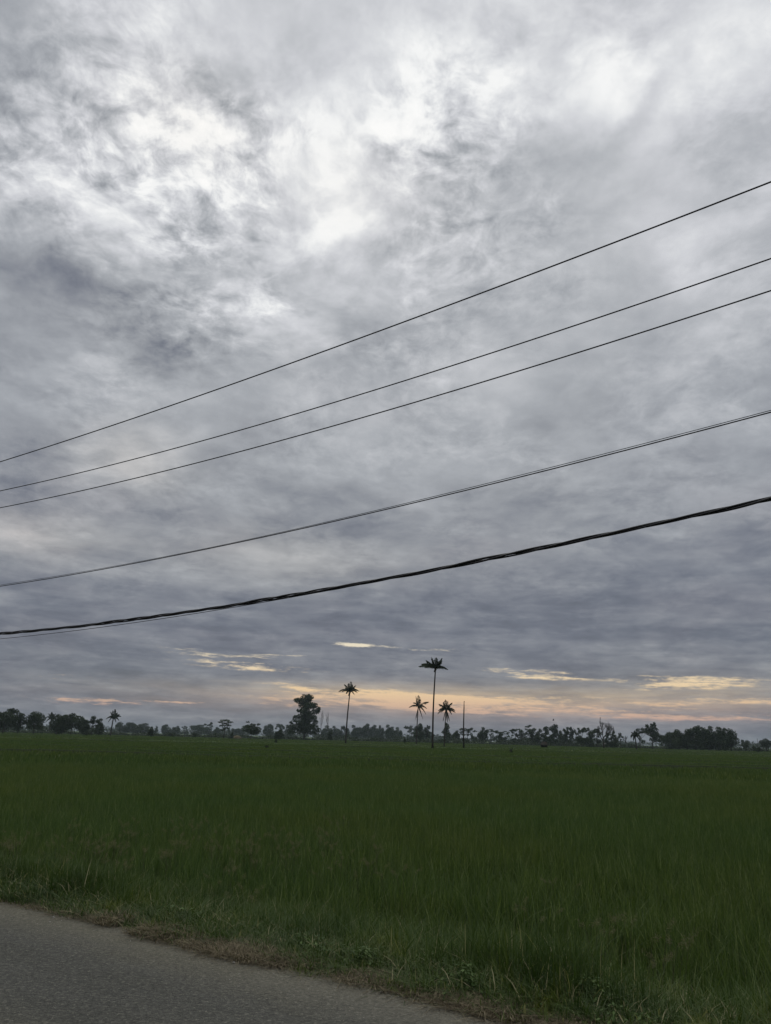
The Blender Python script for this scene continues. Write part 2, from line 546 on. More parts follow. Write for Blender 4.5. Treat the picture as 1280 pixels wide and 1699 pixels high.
def build_ground():
    half = 2490.0
    g = 1.0
    pos_ = [0.0]
    step = .25
    while pos_[-1] < half:
        pos_.append(min(half, pos_[-1] + step))
        if pos_[-1] > 12:
            step *= 1.12
    a = np.array(sorted(set([-p for p in pos_] + pos_)))
    S, N = np.meshgrid(a, a, indexing='ij')
    w = SN(S, N)
    Z = ground_z(S, N)
    bump = .02 * np.sin(S * 2.1) * np.sin(N * 1.7 + 1)
    Z = np.where(N > EDGE_N + .3, Z + bump, Z)
    V = np.stack([w[..., 0], w[..., 1], Z], -1).reshape(-1, 3)
    n = len(a)
    i, j = np.meshgrid(np.arange(n - 1), np.arange(n - 1), indexing='ij')
    q = (i * n + j).ravel()
    Fq = np.stack([q, q + n, q + n + 1, q + 1], -1)
    mb = MB().add(V, Fq)
    tag(mb.build('ground', M_GROUND), kind='structure')
    # road
    s = np.concatenate([np.linspace(-300, -15, 60), np.linspace(-14.8, 30, 560), np.linspace(31, 400, 70)])
    e = edge(s) + np.where(np.abs(s - 5) < 25, np.interp(np.arange(len(s)), np.arange(len(s)), rng.normal(0, .006, len(s))), 0)
    rows = []
    cols = [-1.45, 0, 1.5, 3.0, 4.0, 4.5, None]
    for c_ in cols:
        nn = e if c_ is None else np.full(len(s), c_)
        zz = .004 + (.0 if c_ is None else .02 * (1 - ((c_ - 1.7) / 3.2) ** 2))
        rows.append(SN(s, nn, zz))
    rows.append(SN(s, e + .03, -.035))
    V = np.concatenate(rows)
    L = len(s)
    Fq = []
    for r_ in range(len(rows) - 1):
        k = np.arange(L - 1) + r_ * L
        Fq.append(np.stack([k, k + 1, k + 1 + L, k + L], -1))
    tag(MB().add(V, np.concatenate(Fq)).build('road', M_ROAD), kind='structure')


build_ground()


# ------------------------------------------------------------------ grass patches (ground cover)
def blades(n, size, h, hvar, width, bend, clump=0, droop=.0, seg=3, tint=(0, .9), straw=.03, seed=1):
    r = np.random.default_rng(seed)
    if clump:
        m = max(1, n // clump)
        cx = r.uniform(-size / 2, size / 2, (m, 2))
        root = cx[r.integers(0, m, n)] + r.normal(0, .03, (n, 2))
    else:
        root = r.uniform(-size / 2, size / 2, (n, 2))
    H = h * (1 + r.uniform(-hvar, hvar, n))
    a = r.uniform(0, 2 * math.pi, n)
    lean = np.abs(r.normal(0, bend, n)) * H
    fa = a + math.pi / 2 + r.normal(0, .5, n)
    t = np.linspace(0, 1, seg + 1)
    cxy = root[:, None, :] + (lean[:, None] * t ** 2)[..., None] * np.stack([np.cos(a), np.sin(a)], -1)[:, None, :]
    cz = H[:, None] * (t - droop * t ** 3)[None, :]
    wv = (width * (1 - t ** 2.2 * .95))[None, :] * (1 + r.uniform(-.3, .3, n))[:, None]
    off = np.stack([np.cos(fa), np.sin(fa)], -1)[:, None, :] * wv[..., None] / 2
    L_ = np.concatenate([cxy - off, cz[..., None]], -1)
    R_ = np.concatenate([cxy + off, cz[..., None]], -1)
    V = np.stack([L_, R_], 2).reshape(-1, 3)
    k = (np.arange(n) * (seg + 1) * 2)[:, None] + (np.arange(seg) * 2)[None, :]
    k = k.ravel()
    Fq = np.stack([k, k + 1, k + 3, k + 2], -1)
    tv = r.uniform(tint[0], tint[1], n)
    tv = np.where(r.uniform(0, 1, n) < straw, 1.0, tv)
    return V, Fq, np.repeat(tv, (seg + 1) * 2)


def scatter(name, sources, pts, rot, scl, tilt=None):
    """one ground-cover object: geometry nodes set patch meshes on points"""
    coll = bpy.data.collections.new(name + '_patches')
    for o in sources:
        coll.objects.link(o)
    me = bpy.data.meshes.new(name)
    me.vertices.add(len(pts))
    me.vertices.foreach_set('co', np.asarray(pts, float).ravel())
    a = me.attributes.new('turn', 'FLOAT', 'POINT'); a.data.foreach_set('value', np.asarray(rot, float))
    a = me.attributes.new('grow', 'FLOAT', 'POINT'); a.data.foreach_set('value', np.asarray(scl, float))
    a = me.attributes.new('pick', 'INT', 'POINT'); a.data.foreach_set('value', rng.integers(0, len(sources), len(pts)).astype(np.int32))
    o = bpy.data.objects.new(name, me)
    C.objects.link(o)
    ng = bpy.data.node_groups.new(name, 'GeometryNodeTree')
    ng.interface.new_socket('Geometry', in_out='INPUT', socket_type='NodeSocketGeometry')
    ng.interface.new_socket('Geometry', in_out='OUTPUT', socket_type='NodeSocketGeometry')
    gi, go = ng.nodes.new('NodeGroupInput'), ng.nodes.new('NodeGroupOutput')
    ip = ng.nodes.new('GeometryNodeInstanceOnPoints')
    ci = ng.nodes.new('GeometryNodeCollectionInfo')
    ci.inputs[0].default_value = coll
    ci.inputs['Separate Children'].default_value = True
    ci.inputs['Reset Children'].default_value = True

    def named(nm, dt):
        q = ng.nodes.new('GeometryNodeInputNamedAttribute')
        q.data_type = dt
        q.inputs[0].default_value = nm
        return q.outputs[0]
    L = ng.links
    L.new(gi.outputs[0], ip.inputs['Points'])
    L.new(ci.outputs[0], ip.inputs['Instance'])
    ip.inputs['Pick Instance'].default_value = True
    L.new(named('pick', 'INT'), ip.inputs['Instance Index'])
    cx = ng.nodes.new('ShaderNodeCombineXYZ')
    L.new(named('turn', 'FLOAT'), cx.inputs[2])
    L.new(cx.outputs[0], ip.inputs['Rotation'])
    cs = ng.nodes.new('ShaderNodeCombineXYZ')
    g = named('grow', 'FLOAT')
    cs.inputs[0].default_value = cs.inputs[1].default_value = 1.0
    L.new(g, cs.inputs[2])
    L.new(cs.outputs[0], ip.inputs['Scale'])
    L.new(ip.outputs[0], go.inputs[0])
    mod = o.modifiers.new('scatter', 'NODES')
    mod.node_group = ng
    return o


def patch(name, mat_, *bl):
    mb = MB()
    for (v, f, c) in bl:
        mb.add(v, f, c)
    return mb.build(name, mat_, link=False)


def in_view(P, margin=4.0, spread=.62):
    return (P[:, 1] > -1) & (np.abs(P[:, 0]) < P[:, 1] * spread + margin)


def grid_pts(cell, r0, r1, nmin, jit=.35, spread=.62, margin=4.0):
    m = int(r1 / cell) + 2
    i, j = np.meshgrid(np.arange(-m, m), np.arange(0, m))
    S, N = i.ravel() * cell, j.ravel() * cell
    S = S + rng.uniform(-jit, jit, len(S)) * cell
    N = N + rng.uniform(-jit, jit, len(N)) * cell
    w = SN(S, N)
    r = np.hypot(S, N)
    keep = (r >= r0) & (r < r1) & (N > nmin) & in_view(w, margin, spread)
    S, N, w = S[keep], N[keep], w[keep]
    w[:, 2] = ground_z(S, N)
    return S, N, w


def smooth_noise(x, y, sc_, seed):
    r = np.random.default_rng(seed)
    t = 0
    for k in range(7):
        a = r.uniform(0, 6.28)
        t = t + np.sin((x * math.cos(a) + y * math.sin(a)) * sc_ * (1 + .5 * k) + r.uniform(0, 6.28)) / (1 + .4 * k)
    return t / 3


def build_rice():
    # near: leaf by leaf
    src = [patch('rice_patch', M_RICE, blades(420, 1.05, .50, .30, .0085, .27, droop=.06, clump=9, seg=3, seed=10 + k),
                 blades(200, 1.05, .42, .40, .008, .50, droop=.12, clump=0, seg=3, seed=30 + k)) for k in range(5)]
    S, N, w = grid_pts(.95, 0, 48, EDGE_N + 1.75, .18)
    g = 1 + .10 * smooth_noise(S, N, .5, 3) + .05 * smooth_noise(S, N, 2.0, 4)
    edge_low = np.clip((N - EDGE_N - 1.6) / 1.2, .55, 1)
    g *= edge_low * (1 - np.clip((np.hypot(S, N) - 30) / 60, 0, 1) * .5)
    o = scatter('rice_plants', src, w, rng.integers(0, 4, len(w)) * math.pi / 2 + rng.uniform(-.3, .3, len(w)), g)
    tag(o, 'green rice plants filling the near paddy behind the verge', 'rice', kind='stuff')
    # middle distance: tufts
    src = [patch('rice_tufts', M_RICE, blades(520, 3.3, .42, .3, .045, .18, clump=6, seg=2, seed=50 + k)) for k in range(4)]
    S, N, w = grid_pts(3.0, 46, 165, EDGE_N + 2, .2)
    w[:, 2] = CANOPY - .42
    g = 1 + .10 * smooth_noise(S, N, .12, 5)
    # the bunds between plots carry shorter growth
    o2 = scatter('rice_tufts', src, w, rng.uniform(0, 6.28, len(w)), g)
    tag(o2, 'green rice in the middle distance of the paddy', 'rice', kind='stuff')
    src = [patch('far_rice_tufts', M_RICE, blades(520, 10.5, .40, .3, .14, .2, clump=3, seg=2, seed=70 + k)) for k in range(3)]
    S, N, w = grid_pts(10, 160, 520, EDGE_N + 2, .2, margin=12)
    w[:, 2] = CANOPY - .40
    o3 = scatter('far_rice_plants', src, w, rng.uniform(0, 6.28, len(w)), 1 + .15 * smooth_noise(S, N, .03, 6))
    tag(o3, 'far rice field reaching to the treeline', 'rice', kind='stuff')


build_rice()


def build_bunds():
    """low earth banks between the paddies, seen as thin darker or paler lines"""
    rows = [(66, .045, -1, .10), (74, -.02, 1, .12), (92, .03, -1, .1), (118, .01, 1, .12), (150, -.015, -1, .15), (205, .02, 1, .15), (270, -.01, -1, .15)]
    mats = {}

    def mk(nm, a, b_):
        def f(T, b):
            n = T.noise(pos(T), 1.2, 5, .7)
            T.put(b.inputs['Base Color'], T.mix(n, a, b_))
        return mat(nm, f, .95, .1)
    mats[-1] = mk('dark_bank', (.016, .022, .010), (.035, .045, .02))
    mats[1] = mk('dry_bank', (.020, .034, .010), (.034, .050, .016))
    for (y0, sl_, k, hh) in rows:
        xs = np.linspace(-.75 * y0, .75 * y0, 160)
        yy = y0 + xs * sl_ + .9 * np.sin(xs * .06 + y0) + .25 * np.sin(xs * .31 + y0)
        hz = CANOPY - .04 + hh * (.55 + .45 * np.sin(xs * .19 + y0) * np.sin(xs * .047 + 2 * y0)) + rng.normal(0, .012, len(xs))
        V = np.concatenate([np.stack([xs, yy - .55, np.full(len(xs), -.5)], -1), np.stack([xs, yy - .22, hz], -1),
                            np.stack([xs, yy + .22, hz], -1), np.stack([xs, yy + .55, np.full(len(xs), -.5)], -1)])
        L = len(xs)
        Fq = np.concatenate([np.stack([np.arange(L - 1) + r_ * L, np.arange(L - 1) + 1 + r_ * L, np.arange(L - 1) + 1 + (r_ + 1) * L,
                                       np.arange(L - 1) + (r_ + 1) * L], -1) for r_ in range(3)])
        tag(MB().add(V, Fq).build('field_bund', mats[k]), kind='structure')


build_bunds()


# ------------------------------------------------------------------ road verge
def leafy_weed(seed, h, n, leaf, mb, ox=0, oy=0):
    r = np.random.default_rng(seed)
    for k in range(n):
        a = r.uniform(0, 6.28)
        rad = abs(r.normal(0, .5)) * h
        zz = h * r.uniform(.25, 1.0) * (1 - min(rad / h, 1) * .35)
        cx, cy = ox + math.cos(a) * rad, oy + math.sin(a) * rad
        L, W = leaf * r.uniform(.6, 1.3), leaf * r.uniform(.35, .55)
        d = np.array([math.cos(a), math.sin(a), r.uniform(-.5, .3)])
        d /= np.linalg.norm(d)
        sd_ = np.cross(d, [0, 0, 1.0]); sd_ /= np.linalg.norm(sd_)
        up = np.cross(sd_, d)
        c = np.array([cx, cy, zz])
        V = [c, c + d * L * .35 + sd_ * W * .5 + up * .1 * L, c + d * L * .4, c + d * L * .35 - sd_ * W * .5 + up * .1 * L,
             c + d * L * .75 + sd_ * W * .35, c + d * L * .75 - sd_ * W * .35, c + d * L]
        mb.add(V, [(0, 2, 1), (0, 3, 2), (1, 2, 4), (3, 5, 2), (4, 2, 6), (2, 5, 6)], r.uniform(0, 1))
        if k % 4 == 0:
            st = np.array([ox + r.normal(0, .02), oy + r.normal(0, .02), 0])
            tube(mb, [st, (st + c) / 2 + [0, 0, .02], c], .0025, 3, .2, cap=False)
    return mb


def build_verge():
    # short green blades and trailing grass on the bank
    src = [patch('verge_patch', M_VERGE, blades(300, .52, .20, .5, .0065, .55, clump=14, droop=.35, seg=4, straw=.04, seed=100 + k),
                 blades(60, .52, .30, .4, .008, .45, clump=8, droop=.25, seg=4, straw=.12, seed=120 + k)) for k in range(5)]
    S = rng.uniform(-9, 26, 3800)
    N = EDGE_N + .19 + np.abs(rng.normal(0, 1, 3800)) * .75
    w = SN(S, N)
    keep = in_view(w, 3) & (N < EDGE_N + 2.3)
    S, N, w = S[keep], N[keep], w[keep]
    w[:, 2] = ground_z(S, N) - .01
    g = (.35 + 1.0 * np.clip((N - EDGE_N - .1) / .9, 0, 1)) * (1 + .35 * smooth_noise(S, N, 1.6, 8))
    g = np.clip(g, .2, 2)
    o = scatter('verge_grass', src, w, rng.uniform(0, 6.28, len(w)), g)
    tag(o, 'green roadside grass growing on the bank beside the asphalt', 'grass', kind='stuff')
    # tall lank grass between bank and rice
    src = [patch('tall_verge_patch', M_VERGE, blades(230, .6, .48, .40, .0075, .35, clump=10, droop=.2, seg=5, straw=.012, seed=140 + k)) for k in range(4)]
    S = rng.uniform(-9, 30, 1500)
    N = EDGE_N + .62 + rng.uniform(0, 1, 1500) ** .8 * 1.7
    w = SN(S, N)
    keep = in_view(w, 3) & (smooth_noise(S, N, .8, 9) > -.35)
    S, N, w = S[keep], N[keep], w[keep]
    w[:, 2] = ground_z(S, N)
    o = scatter('tall_grass', src, w, rng.uniform(0, 6.28, len(w)), np.clip(.85 + .35 * smooth_noise(S, N, 1.1, 10), .4, 1.4))
    tag(o, 'taller lank grass between the bank and the rice', 'grass', kind='stuff')
    # cut dry grass lying along the asphalt edge
    src = []
    for k in range(5):
        v, f, c = blades(420, .30, .03, .6, .006, 3.2, seg=3, tint=(0, 1), straw=.1, seed=160 + k)
        v2, f2, c2 = blades(90, .30, .06, .6, .006, 1.4, seg=3, droop=.6, tint=(.1, 1), straw=.1, seed=180 + k)
        src.append(patch('straw_patch', M_STRAW, (v, f, c), (v2, f2, c2)))
    S = rng.uniform(-8, 24, 1700)
    wd = .085 + .065 * smooth_noise(S, S * 0, .9, 11)
    N = edge(S) + .03 + wd * np.abs(rng.normal(0, 1.15, len(S)))
    keep = (smooth_noise(S, N * 0, 1.3, 12) > -.75) & in_view(SN(S, N), 2)
    S, N = S[keep], N[keep]
    w = SN(S, N)
    w[:, 2] = np.maximum(ground_z(S, N), -.09) + .0
    o = scatter('dry_grass', src, w, rng.uniform(0, 6.28, len(w)), rng.uniform(.4, 1.5, len(w)) * (1 + .6 * np.clip(smooth_noise(S, N * 0, 2.4, 15), -.6, 1)))
    tag(o, 'cut brown straw lying along the edge of the asphalt', 'grass', kind='stuff')
    # broad-leaved weeds
    src = []
    for k in range(4):
        mb = MB()
        for q in range(3):
            leafy_weed(200 + 10 * k + q, .20, 70, .034, mb, rng.normal(0, .14), rng.normal(0, .14))
        src.append(mb.build('weed_patch', M_WEED, link=False))
    P_ = []
    for (px, py, cnt, sp) in ((610, 1570, 16, .5), (560, 1555, 8, .35), (700, 1610, 12, .45), (760, 1625, 10, .4), (900, 1660, 9, .4),
                              (960, 1680, 8, .4), (60, 1466, 12, .45), (20, 1455, 8, .4), (110, 1470, 6, .4), (330, 1530, 5, .3),
                              (450, 1580, 6, .3), (1000, 1690, 6, .3), (850, 1640, 6, .3), (240, 1510, 5, .4)):
        v = ray(px, py)
        t = (-.05 - CAM_H) / v[2]
        c = v * t
        for _ in range(cnt):
            P_.append((c[0] + rng.normal(0, sp) , c[1] + rng.normal(0, sp * .6)))
    for _ in range(110):
        q_ = SN(rng.uniform(-3, 14), EDGE_N + .35 + abs(rng.normal(0, .45)))
        P_.append((q_[0], q_[1]))
    P_ = np.array(P_)
    Sx, Nx = P_ @ DV, P_ @ NV
    keep = Nx > EDGE_N + .3
    P_, Sx, Nx = P_[keep], Sx[keep], Nx[keep]
    w = np.concatenate([P_, ground_z(Sx, Nx)[:, None]], 1)
    o = scatter('weeds', src, w, rng.uniform(0, 6.28, len(w)), rng.uniform(.4, 1.2, len(w)))
    tag(o, 'broad leaved weeds sprawling over the bank', 'weeds', kind='stuff')
    # pale fluffy seed heads standing above the rice
    src = []
    for k in range(5):
        r = np.random.default_rng(300 + k)
        mb = MB()
        for q in range(5):
            ox, oy = r.normal(0, .12, 2)
            h = r.uniform(.5, .68)
            a = r.uniform(0, 6.28)
            tip = np.array([ox + math.cos(a) * .10, oy + math.sin(a) * .10, h])
            tube(mb, [(ox, oy, 0), (ox + math.cos(a) * .03, oy + math.sin(a) * .03, h * .55), tip], .0018, 3, .1, cap=False)
            m = 60
            t = r.uniform(0, 1, m)
            c = tip + np.stack([math.cos(a) * t * .07, math.sin(a) * t * .07, t * .05], -1) + r.normal(0, .007, (m, 3))
            dd = r.normal(0, 1, (m, 3)); dd /= np.linalg.norm(dd, axis=1)[:, None]
            ee = np.cross(dd, r.normal(0, 1, (m, 3))); ee /= np.linalg.norm(ee, axis=1)[:, None]
            V = np.stack([c, c + dd * .020 + ee * .0022, c + dd * .020 - ee * .0022], 1).reshape(-1, 3)
            mb.add(V, np.arange(m * 3).reshape(-1, 3), np.repeat(r.uniform(0, 1, m), 3))
        src.append(mb.build('seed_head_patch', M_FLUFF, link=False))
    P_ = []
    for i_, (px, py, cnt, sx_) in enumerate(((225, 1390, 34, 1.6), (300, 1400, 36, 1.3), (410, 1415, 34, 1.2), (170, 1410, 16, 1.0), (260, 1420, 26, 1.5), (445, 1410, 14, .6), (50, 1410, 10, .8), (350, 1430, 24, 1.6),
                               (700, 1440, 12, 1.4), (650, 1470, 8, 1.0), (880, 1475, 16, .9), (920, 1520, 10, .6), (1090, 1570, 10, .5), (1135, 1570, 6, .3),
                               (1000, 1540, 8, .8), (1200, 1530, 6, .8), (850, 1500, 10, .6))):
        v = ray(px, py)
        c = v * ((.05 - CAM_H) / v[2])
        for _ in range(max(1, int(cnt * (.30 if i_ < 8 else .07)))):
            P_.append((c[0] + rng.normal(0, sx_ * .7), c[1] + rng.normal(0, sx_ * 1.1)))
    P_ = np.array(P_)
    Sx, Nx = P_ @ DV, P_ @ NV
    w = np.concatenate([P_, ground_z(Sx, Nx)[:, None]], 1)
    o = scatter('seed_grass', src, w, rng.uniform(0, 6.28, len(w)), rng.uniform(.8, 1.2, len(w)))
    tag(o, 'pale fluffy grass seed heads standing just above the rice', 'grass', kind='stuff')
    # loose grit on the asphalt near its edge
    mb = MB()
    r = np.random.default_rng(9)
    ico = np.array([(0, 0, 1), (.9, 0, .2), (.2, .8, .3), (-.7, .5, .2), (-.6, -.6, .3), (.3, -.8, .1), (0, 0, -.5)])
    fi = [(0, 1, 2), (0, 2, 3), (0, 3, 4), (0, 4, 5), (0, 5, 1), (6, 2, 1), (6, 3, 2), (6, 4, 3), (6, 5, 4), (6, 1, 5)]
    for _ in range(900):
        s_ = r.uniform(-6, 16)
        nn = float(edge(np.array(s_))) - abs(r.normal(0, .22)) + .04
        p_ = SN(s_, nn, .008)
        k = r.uniform(.002, .007) * (2.2 if r.uniform() < .04 else 1)
        mb.add(p_ + ico * k * r.uniform(.7, 1.3, (1, 3)), fi, r.uniform(0, 1))

    def m_grit(T, b):
        T.put(b.inputs['Base Color'], T.mix(attr(T), (.09, .085, .07), (.42, .40, .35)))
    tag(mb.build('gravel', mat('grit', m_grit, .9, .2), smooth=False), 'loose grit scattered on the asphalt edge', 'gravel', kind='stuff')


build_verge()


# ------------------------------------------------------------------ trees
def place(px, py_top, dist):
    """ground point at range dist in the bearing of a photo column, height of the photo row there, metres per pixel"""
    v = ray(px, py_top)
    h = math.hypot(v[0], v[1])
    z = CAM_H + dist * v[2] / h
    return np.array([v[0] / h * dist, v[1] / h * dist, 0.0]), z, dist / F * (1.0 / 1.0) * (1 / math.cos(math.atan2(abs(v[0]), v[1]))) ** 1.0


def leaves(mb, c, rad, n, size, r, flat=1.0, shell=.35):
    """leaf clumps spread through an ellipsoid, more of them toward its skin"""
    u = r.normal(0, 1, (n, 3))
    u /= np.linalg.norm(u, axis=1)[:, None]
    rr = r.uniform(0, 1, n) ** shell
    rr = np.where(r.uniform(0, 1, n) < .12, rr * r.uniform(1.0, 1.22, n), rr)
    p = np.asarray(c) + u * rr[:, None] * np.asarray(rad)
    d = r.normal(0, 1, (n, 3)); d[:, 2] *= flat
    d /= np.linalg.norm(d, axis=1)[:, None]
    e = np.cross(d, r.normal(0, 1, (n, 3)))
    e /= np.linalg.norm(e, axis=1)[:, None] + 1e-9
    s = size * r.uniform(.55, 1.35, n)[:, None]
    V = np.stack([p - d * s * .6, p + e * s * .42 - d * s * .1, p + d * s * .65, p - e * s * .42 + d * s * .12], 1).reshape(-1, 3)
    mb.add(V, np.arange(n * 4).reshape(-1, 4), np.repeat(np.clip(r.uniform(0, 1) * .5 + r.uniform(0, .5, n), 0, 1), 4))


def limb(mb, a, b, r0, r1, r, wob=.06, n=5):
    a, b = np.asarray(a, float), np.asarray(b, float)
    t = np.linspace(0, 1, n)[:, None]
    L = np.linalg.norm(b - a)
    p = a + (b - a) * t + r.normal(0, wob * L, (n, 3)) * (t * (1 - t) * 2)
    tube(mb, p, np.linspace(r0, r1, n), 5)
    return p


GROUPS = {}
TREE_N = 0


def tree(px, top, w, dist, kind, label, name='tree', group='trees along the far edge of the rice field', base_clear=None, mat_=None, dens=1.0):
    """a tree whose crown fills w photo pixels; kind sets the outline"""
    global TREE_N
    TREE_N += 1
    r = np.random.default_rng(1000 + TREE_N)
    c, H, m = place(px, top, dist)
    W = w * m * (1.0 if isinstance(kind, list) or kind == 'umbrella' else 1.16)
    t = empty(name, (c[0], c[1], 0), label, 'tree' if 'bush' not in name else 'bush', group)
    rt = np.array([c[1], -c[0], 0.0]) / math.hypot(c[0], c[1])       # to the viewer's right
    fw = np.array([c[0], c[1], 0.0]) / math.hypot(c[0], c[1])
    up = np.array([0, 0, 1.0])

    def L3(a, b_, h):
        return rt * a + fw * b_ + up * h
    cr, tk = MB(), MB()
    sz = max(min(.30, H * .10), min(H * .050, .62))
    masses = []                                    # (right, depth, height, rx, rz)
    if kind == 'round':
        cl = .0 if base_clear is None else base_clear
        masses = [(0, 0, H * (cl + (1 - cl) * .42), W * .40, H * (1 - cl) * .40)]
        for _ in range(11):
            a = r.uniform(0, 6.28); q = r.uniform(.5, 1)
            masses.append((math.cos(a) * W * .34 * q, r.normal(0, W * .2), H * (cl + (1 - cl) * (.48 + .34 * math.sin(a) * q)), W * r.uniform(.11, .20), H * r.uniform(.09, .16)))
        masses.append((r.normal(0, W * .12), 0, H * .88, W * .15, H * .11))
    elif kind == 'tall':
        cl = .03 if base_clear is None else base_clear
        for k in range(12):
            f_ = k / 11
            ww = W * (.56 - .34 * abs(f_ - .30))
            masses.append((r.normal(0, ww * .42), r.normal(0, ww * .4), H * (cl + (1 - cl) * (.08 + .84 * f_)), ww * r.uniform(.45, .75), H * r.uniform(.07, .12)))
    elif kind == 'cone':
        for k in range(12):
            f_ = k / 11
            ww = W * (.52 - .42 * f_)
            masses.append((r.normal(0, ww * .35), r.normal(0, ww * .4), H * (.08 + .84 * f_), ww * r.uniform(.6, .85), H * r.uniform(.07, .11)))
    elif kind == 'hedge':
        for _ in range(16):
            masses.append((r.uniform(-.5, .5) * W * .84, r.normal(0, W * .12), H * r.uniform(.2, .84), W * r.uniform(.09, .16), H * r.uniform(.12, .20)))
    elif kind == 'umbrella':
        for _ in range(9):
            q = r.uniform(-.46, .46)
            masses.append((q * W, r.normal(0, W * .2), H * (r.uniform(.76, .97) - .35 * q * q), W * r.uniform(.10, .20), H * r.uniform(.035, .07)))
        for _ in range(7):
            masses.append((r.uniform(-.4, .4) * W, r.normal(0, W * .15), H * r.uniform(.40, .76), W * r.uniform(.08, .16), H * r.uniform(.04, .09)))
        for _ in range(4):
            masses.append((r.uniform(-.45, .45) * W, r.normal(0, W * .1), H * r.uniform(.1, .35), W * r.uniform(.15, .24), H * r.uniform(.08, .14)))
    elif kind == 'open':
        for _ in range(13):
            masses.append((r.uniform(-.42, .42) * W, r.normal(0, W * .18), H * r.uniform(.38, .93), W * r.uniform(.10, .19), H * r.uniform(.06, .11)))
        for _ in range(5):
            masses.append((r.uniform(-.4, .4) * W, r.normal(0, W * .15), H * r.uniform(.08, .38), W * r.uniform(.16, .26), H * r.uniform(.09, .15)))
    elif isinstance(kind, list):                   # traced masses: (dx, y, rx, ry) in photo pixels
        for (dx, y, rx, ry) in kind:
            _, z, _ = place(px, y, dist)
            masses.append((dx * m, r.normal(0, rx * m * .8), z, rx * m * 1.04, ry * m * 1.04))
    for (a, b_, h, rx, rz) in masses:
        n = int(dens * max(10, min(2200, 24 * (rx * rz) / (sz * sz))))
        leaves(cr, L3(a, b_, h), (abs(rx), abs(rx), rz), n, sz, r)
    # trunk and limbs
    r0 = max(.12, H * .022)
    hub = L3(r.normal(0, W * .03), 0, H * (.42 if kind != 'umbrella' else .5))
    limb(tk, (0, 0, -.4), hub, r0 * 1.2, r0 * .75, r, .03)
    order = sorted(masses, key=lambda q: -q[3] * q[4])[:14]
    for (a, b_, h, rx, rz) in order:
        fr = hub if h > hub[2] * .8 else hub * .55
        limb(tk, fr, L3(a, b_, h), r0 * .5, r0 * .12, r, .07)
    cr.build('crown', mat_ or M_LEAF, t)
    tk.build('trunk', M_BARK, t)
    return t


def bare_tree(px, top, w, dist, label, name='bare_tree', group=None, levels=5, lean=0, spread=.55, stems=1, rad=.040, fork=.33):
    global TREE_N
    TREE_N += 1
    r = np.random.default_rng(4000 + TREE_N)
    c, H, m = place(px, top, dist)
    W = w * m * (1.0 if isinstance(kind, list) or kind == 'umbrella' else 1.16)
    t = empty(name, (c[0], c[1], 0), label, 'tree', group)
    rt = np.array([c[1], -c[0], 0.0]) / math.hypot(c[0], c[1])
    tw, tr = MB(), MB()

    def grow(p, d, L, rd, lv, mb):
        d = d / np.linalg.norm(d)
        e = p + d * L
        limb(mb, p, e, rd, rd * .72, r, .05, 4)
        if lv == 0:
            return
        for k in range(3 if lv < 4 else 3):
            nd = d + r.normal(0, spread, 3) + np.array([0, 0, .22])
            nd[0:2] = nd[0:2]
            grow(p + d * L * r.uniform(.6, 1.0), nd, L * r.uniform(.6, .82), rd * .62, lv - 1, tw)
    for k in range(stems):
        b0 = rt * (k - (stems - 1) / 2) * W * .25
        grow(b0 - [0, 0, .3], np.array([0, 0, 1.0]) + rt * (lean + (k - (stems - 1) / 2) * .12), H * fork, max(.06, H * rad), levels, tr)
    # fit the grown crown to its photo size
    allz = max(v[:, 2].max() for v in tw.v)
    allx = max(abs((v @ rt)).max() for v in tw.v)
    kz, kx = H / allz, (W * .5) / allx
    for mb in (tw, tr):
        for v in mb.v:
            v[:, 2] *= kz
            v[:, :2] *= max(kx, .3)
    tr.build('trunk', M_BARK, t)
    tw.build('branches', M_BARK, t)
    return t


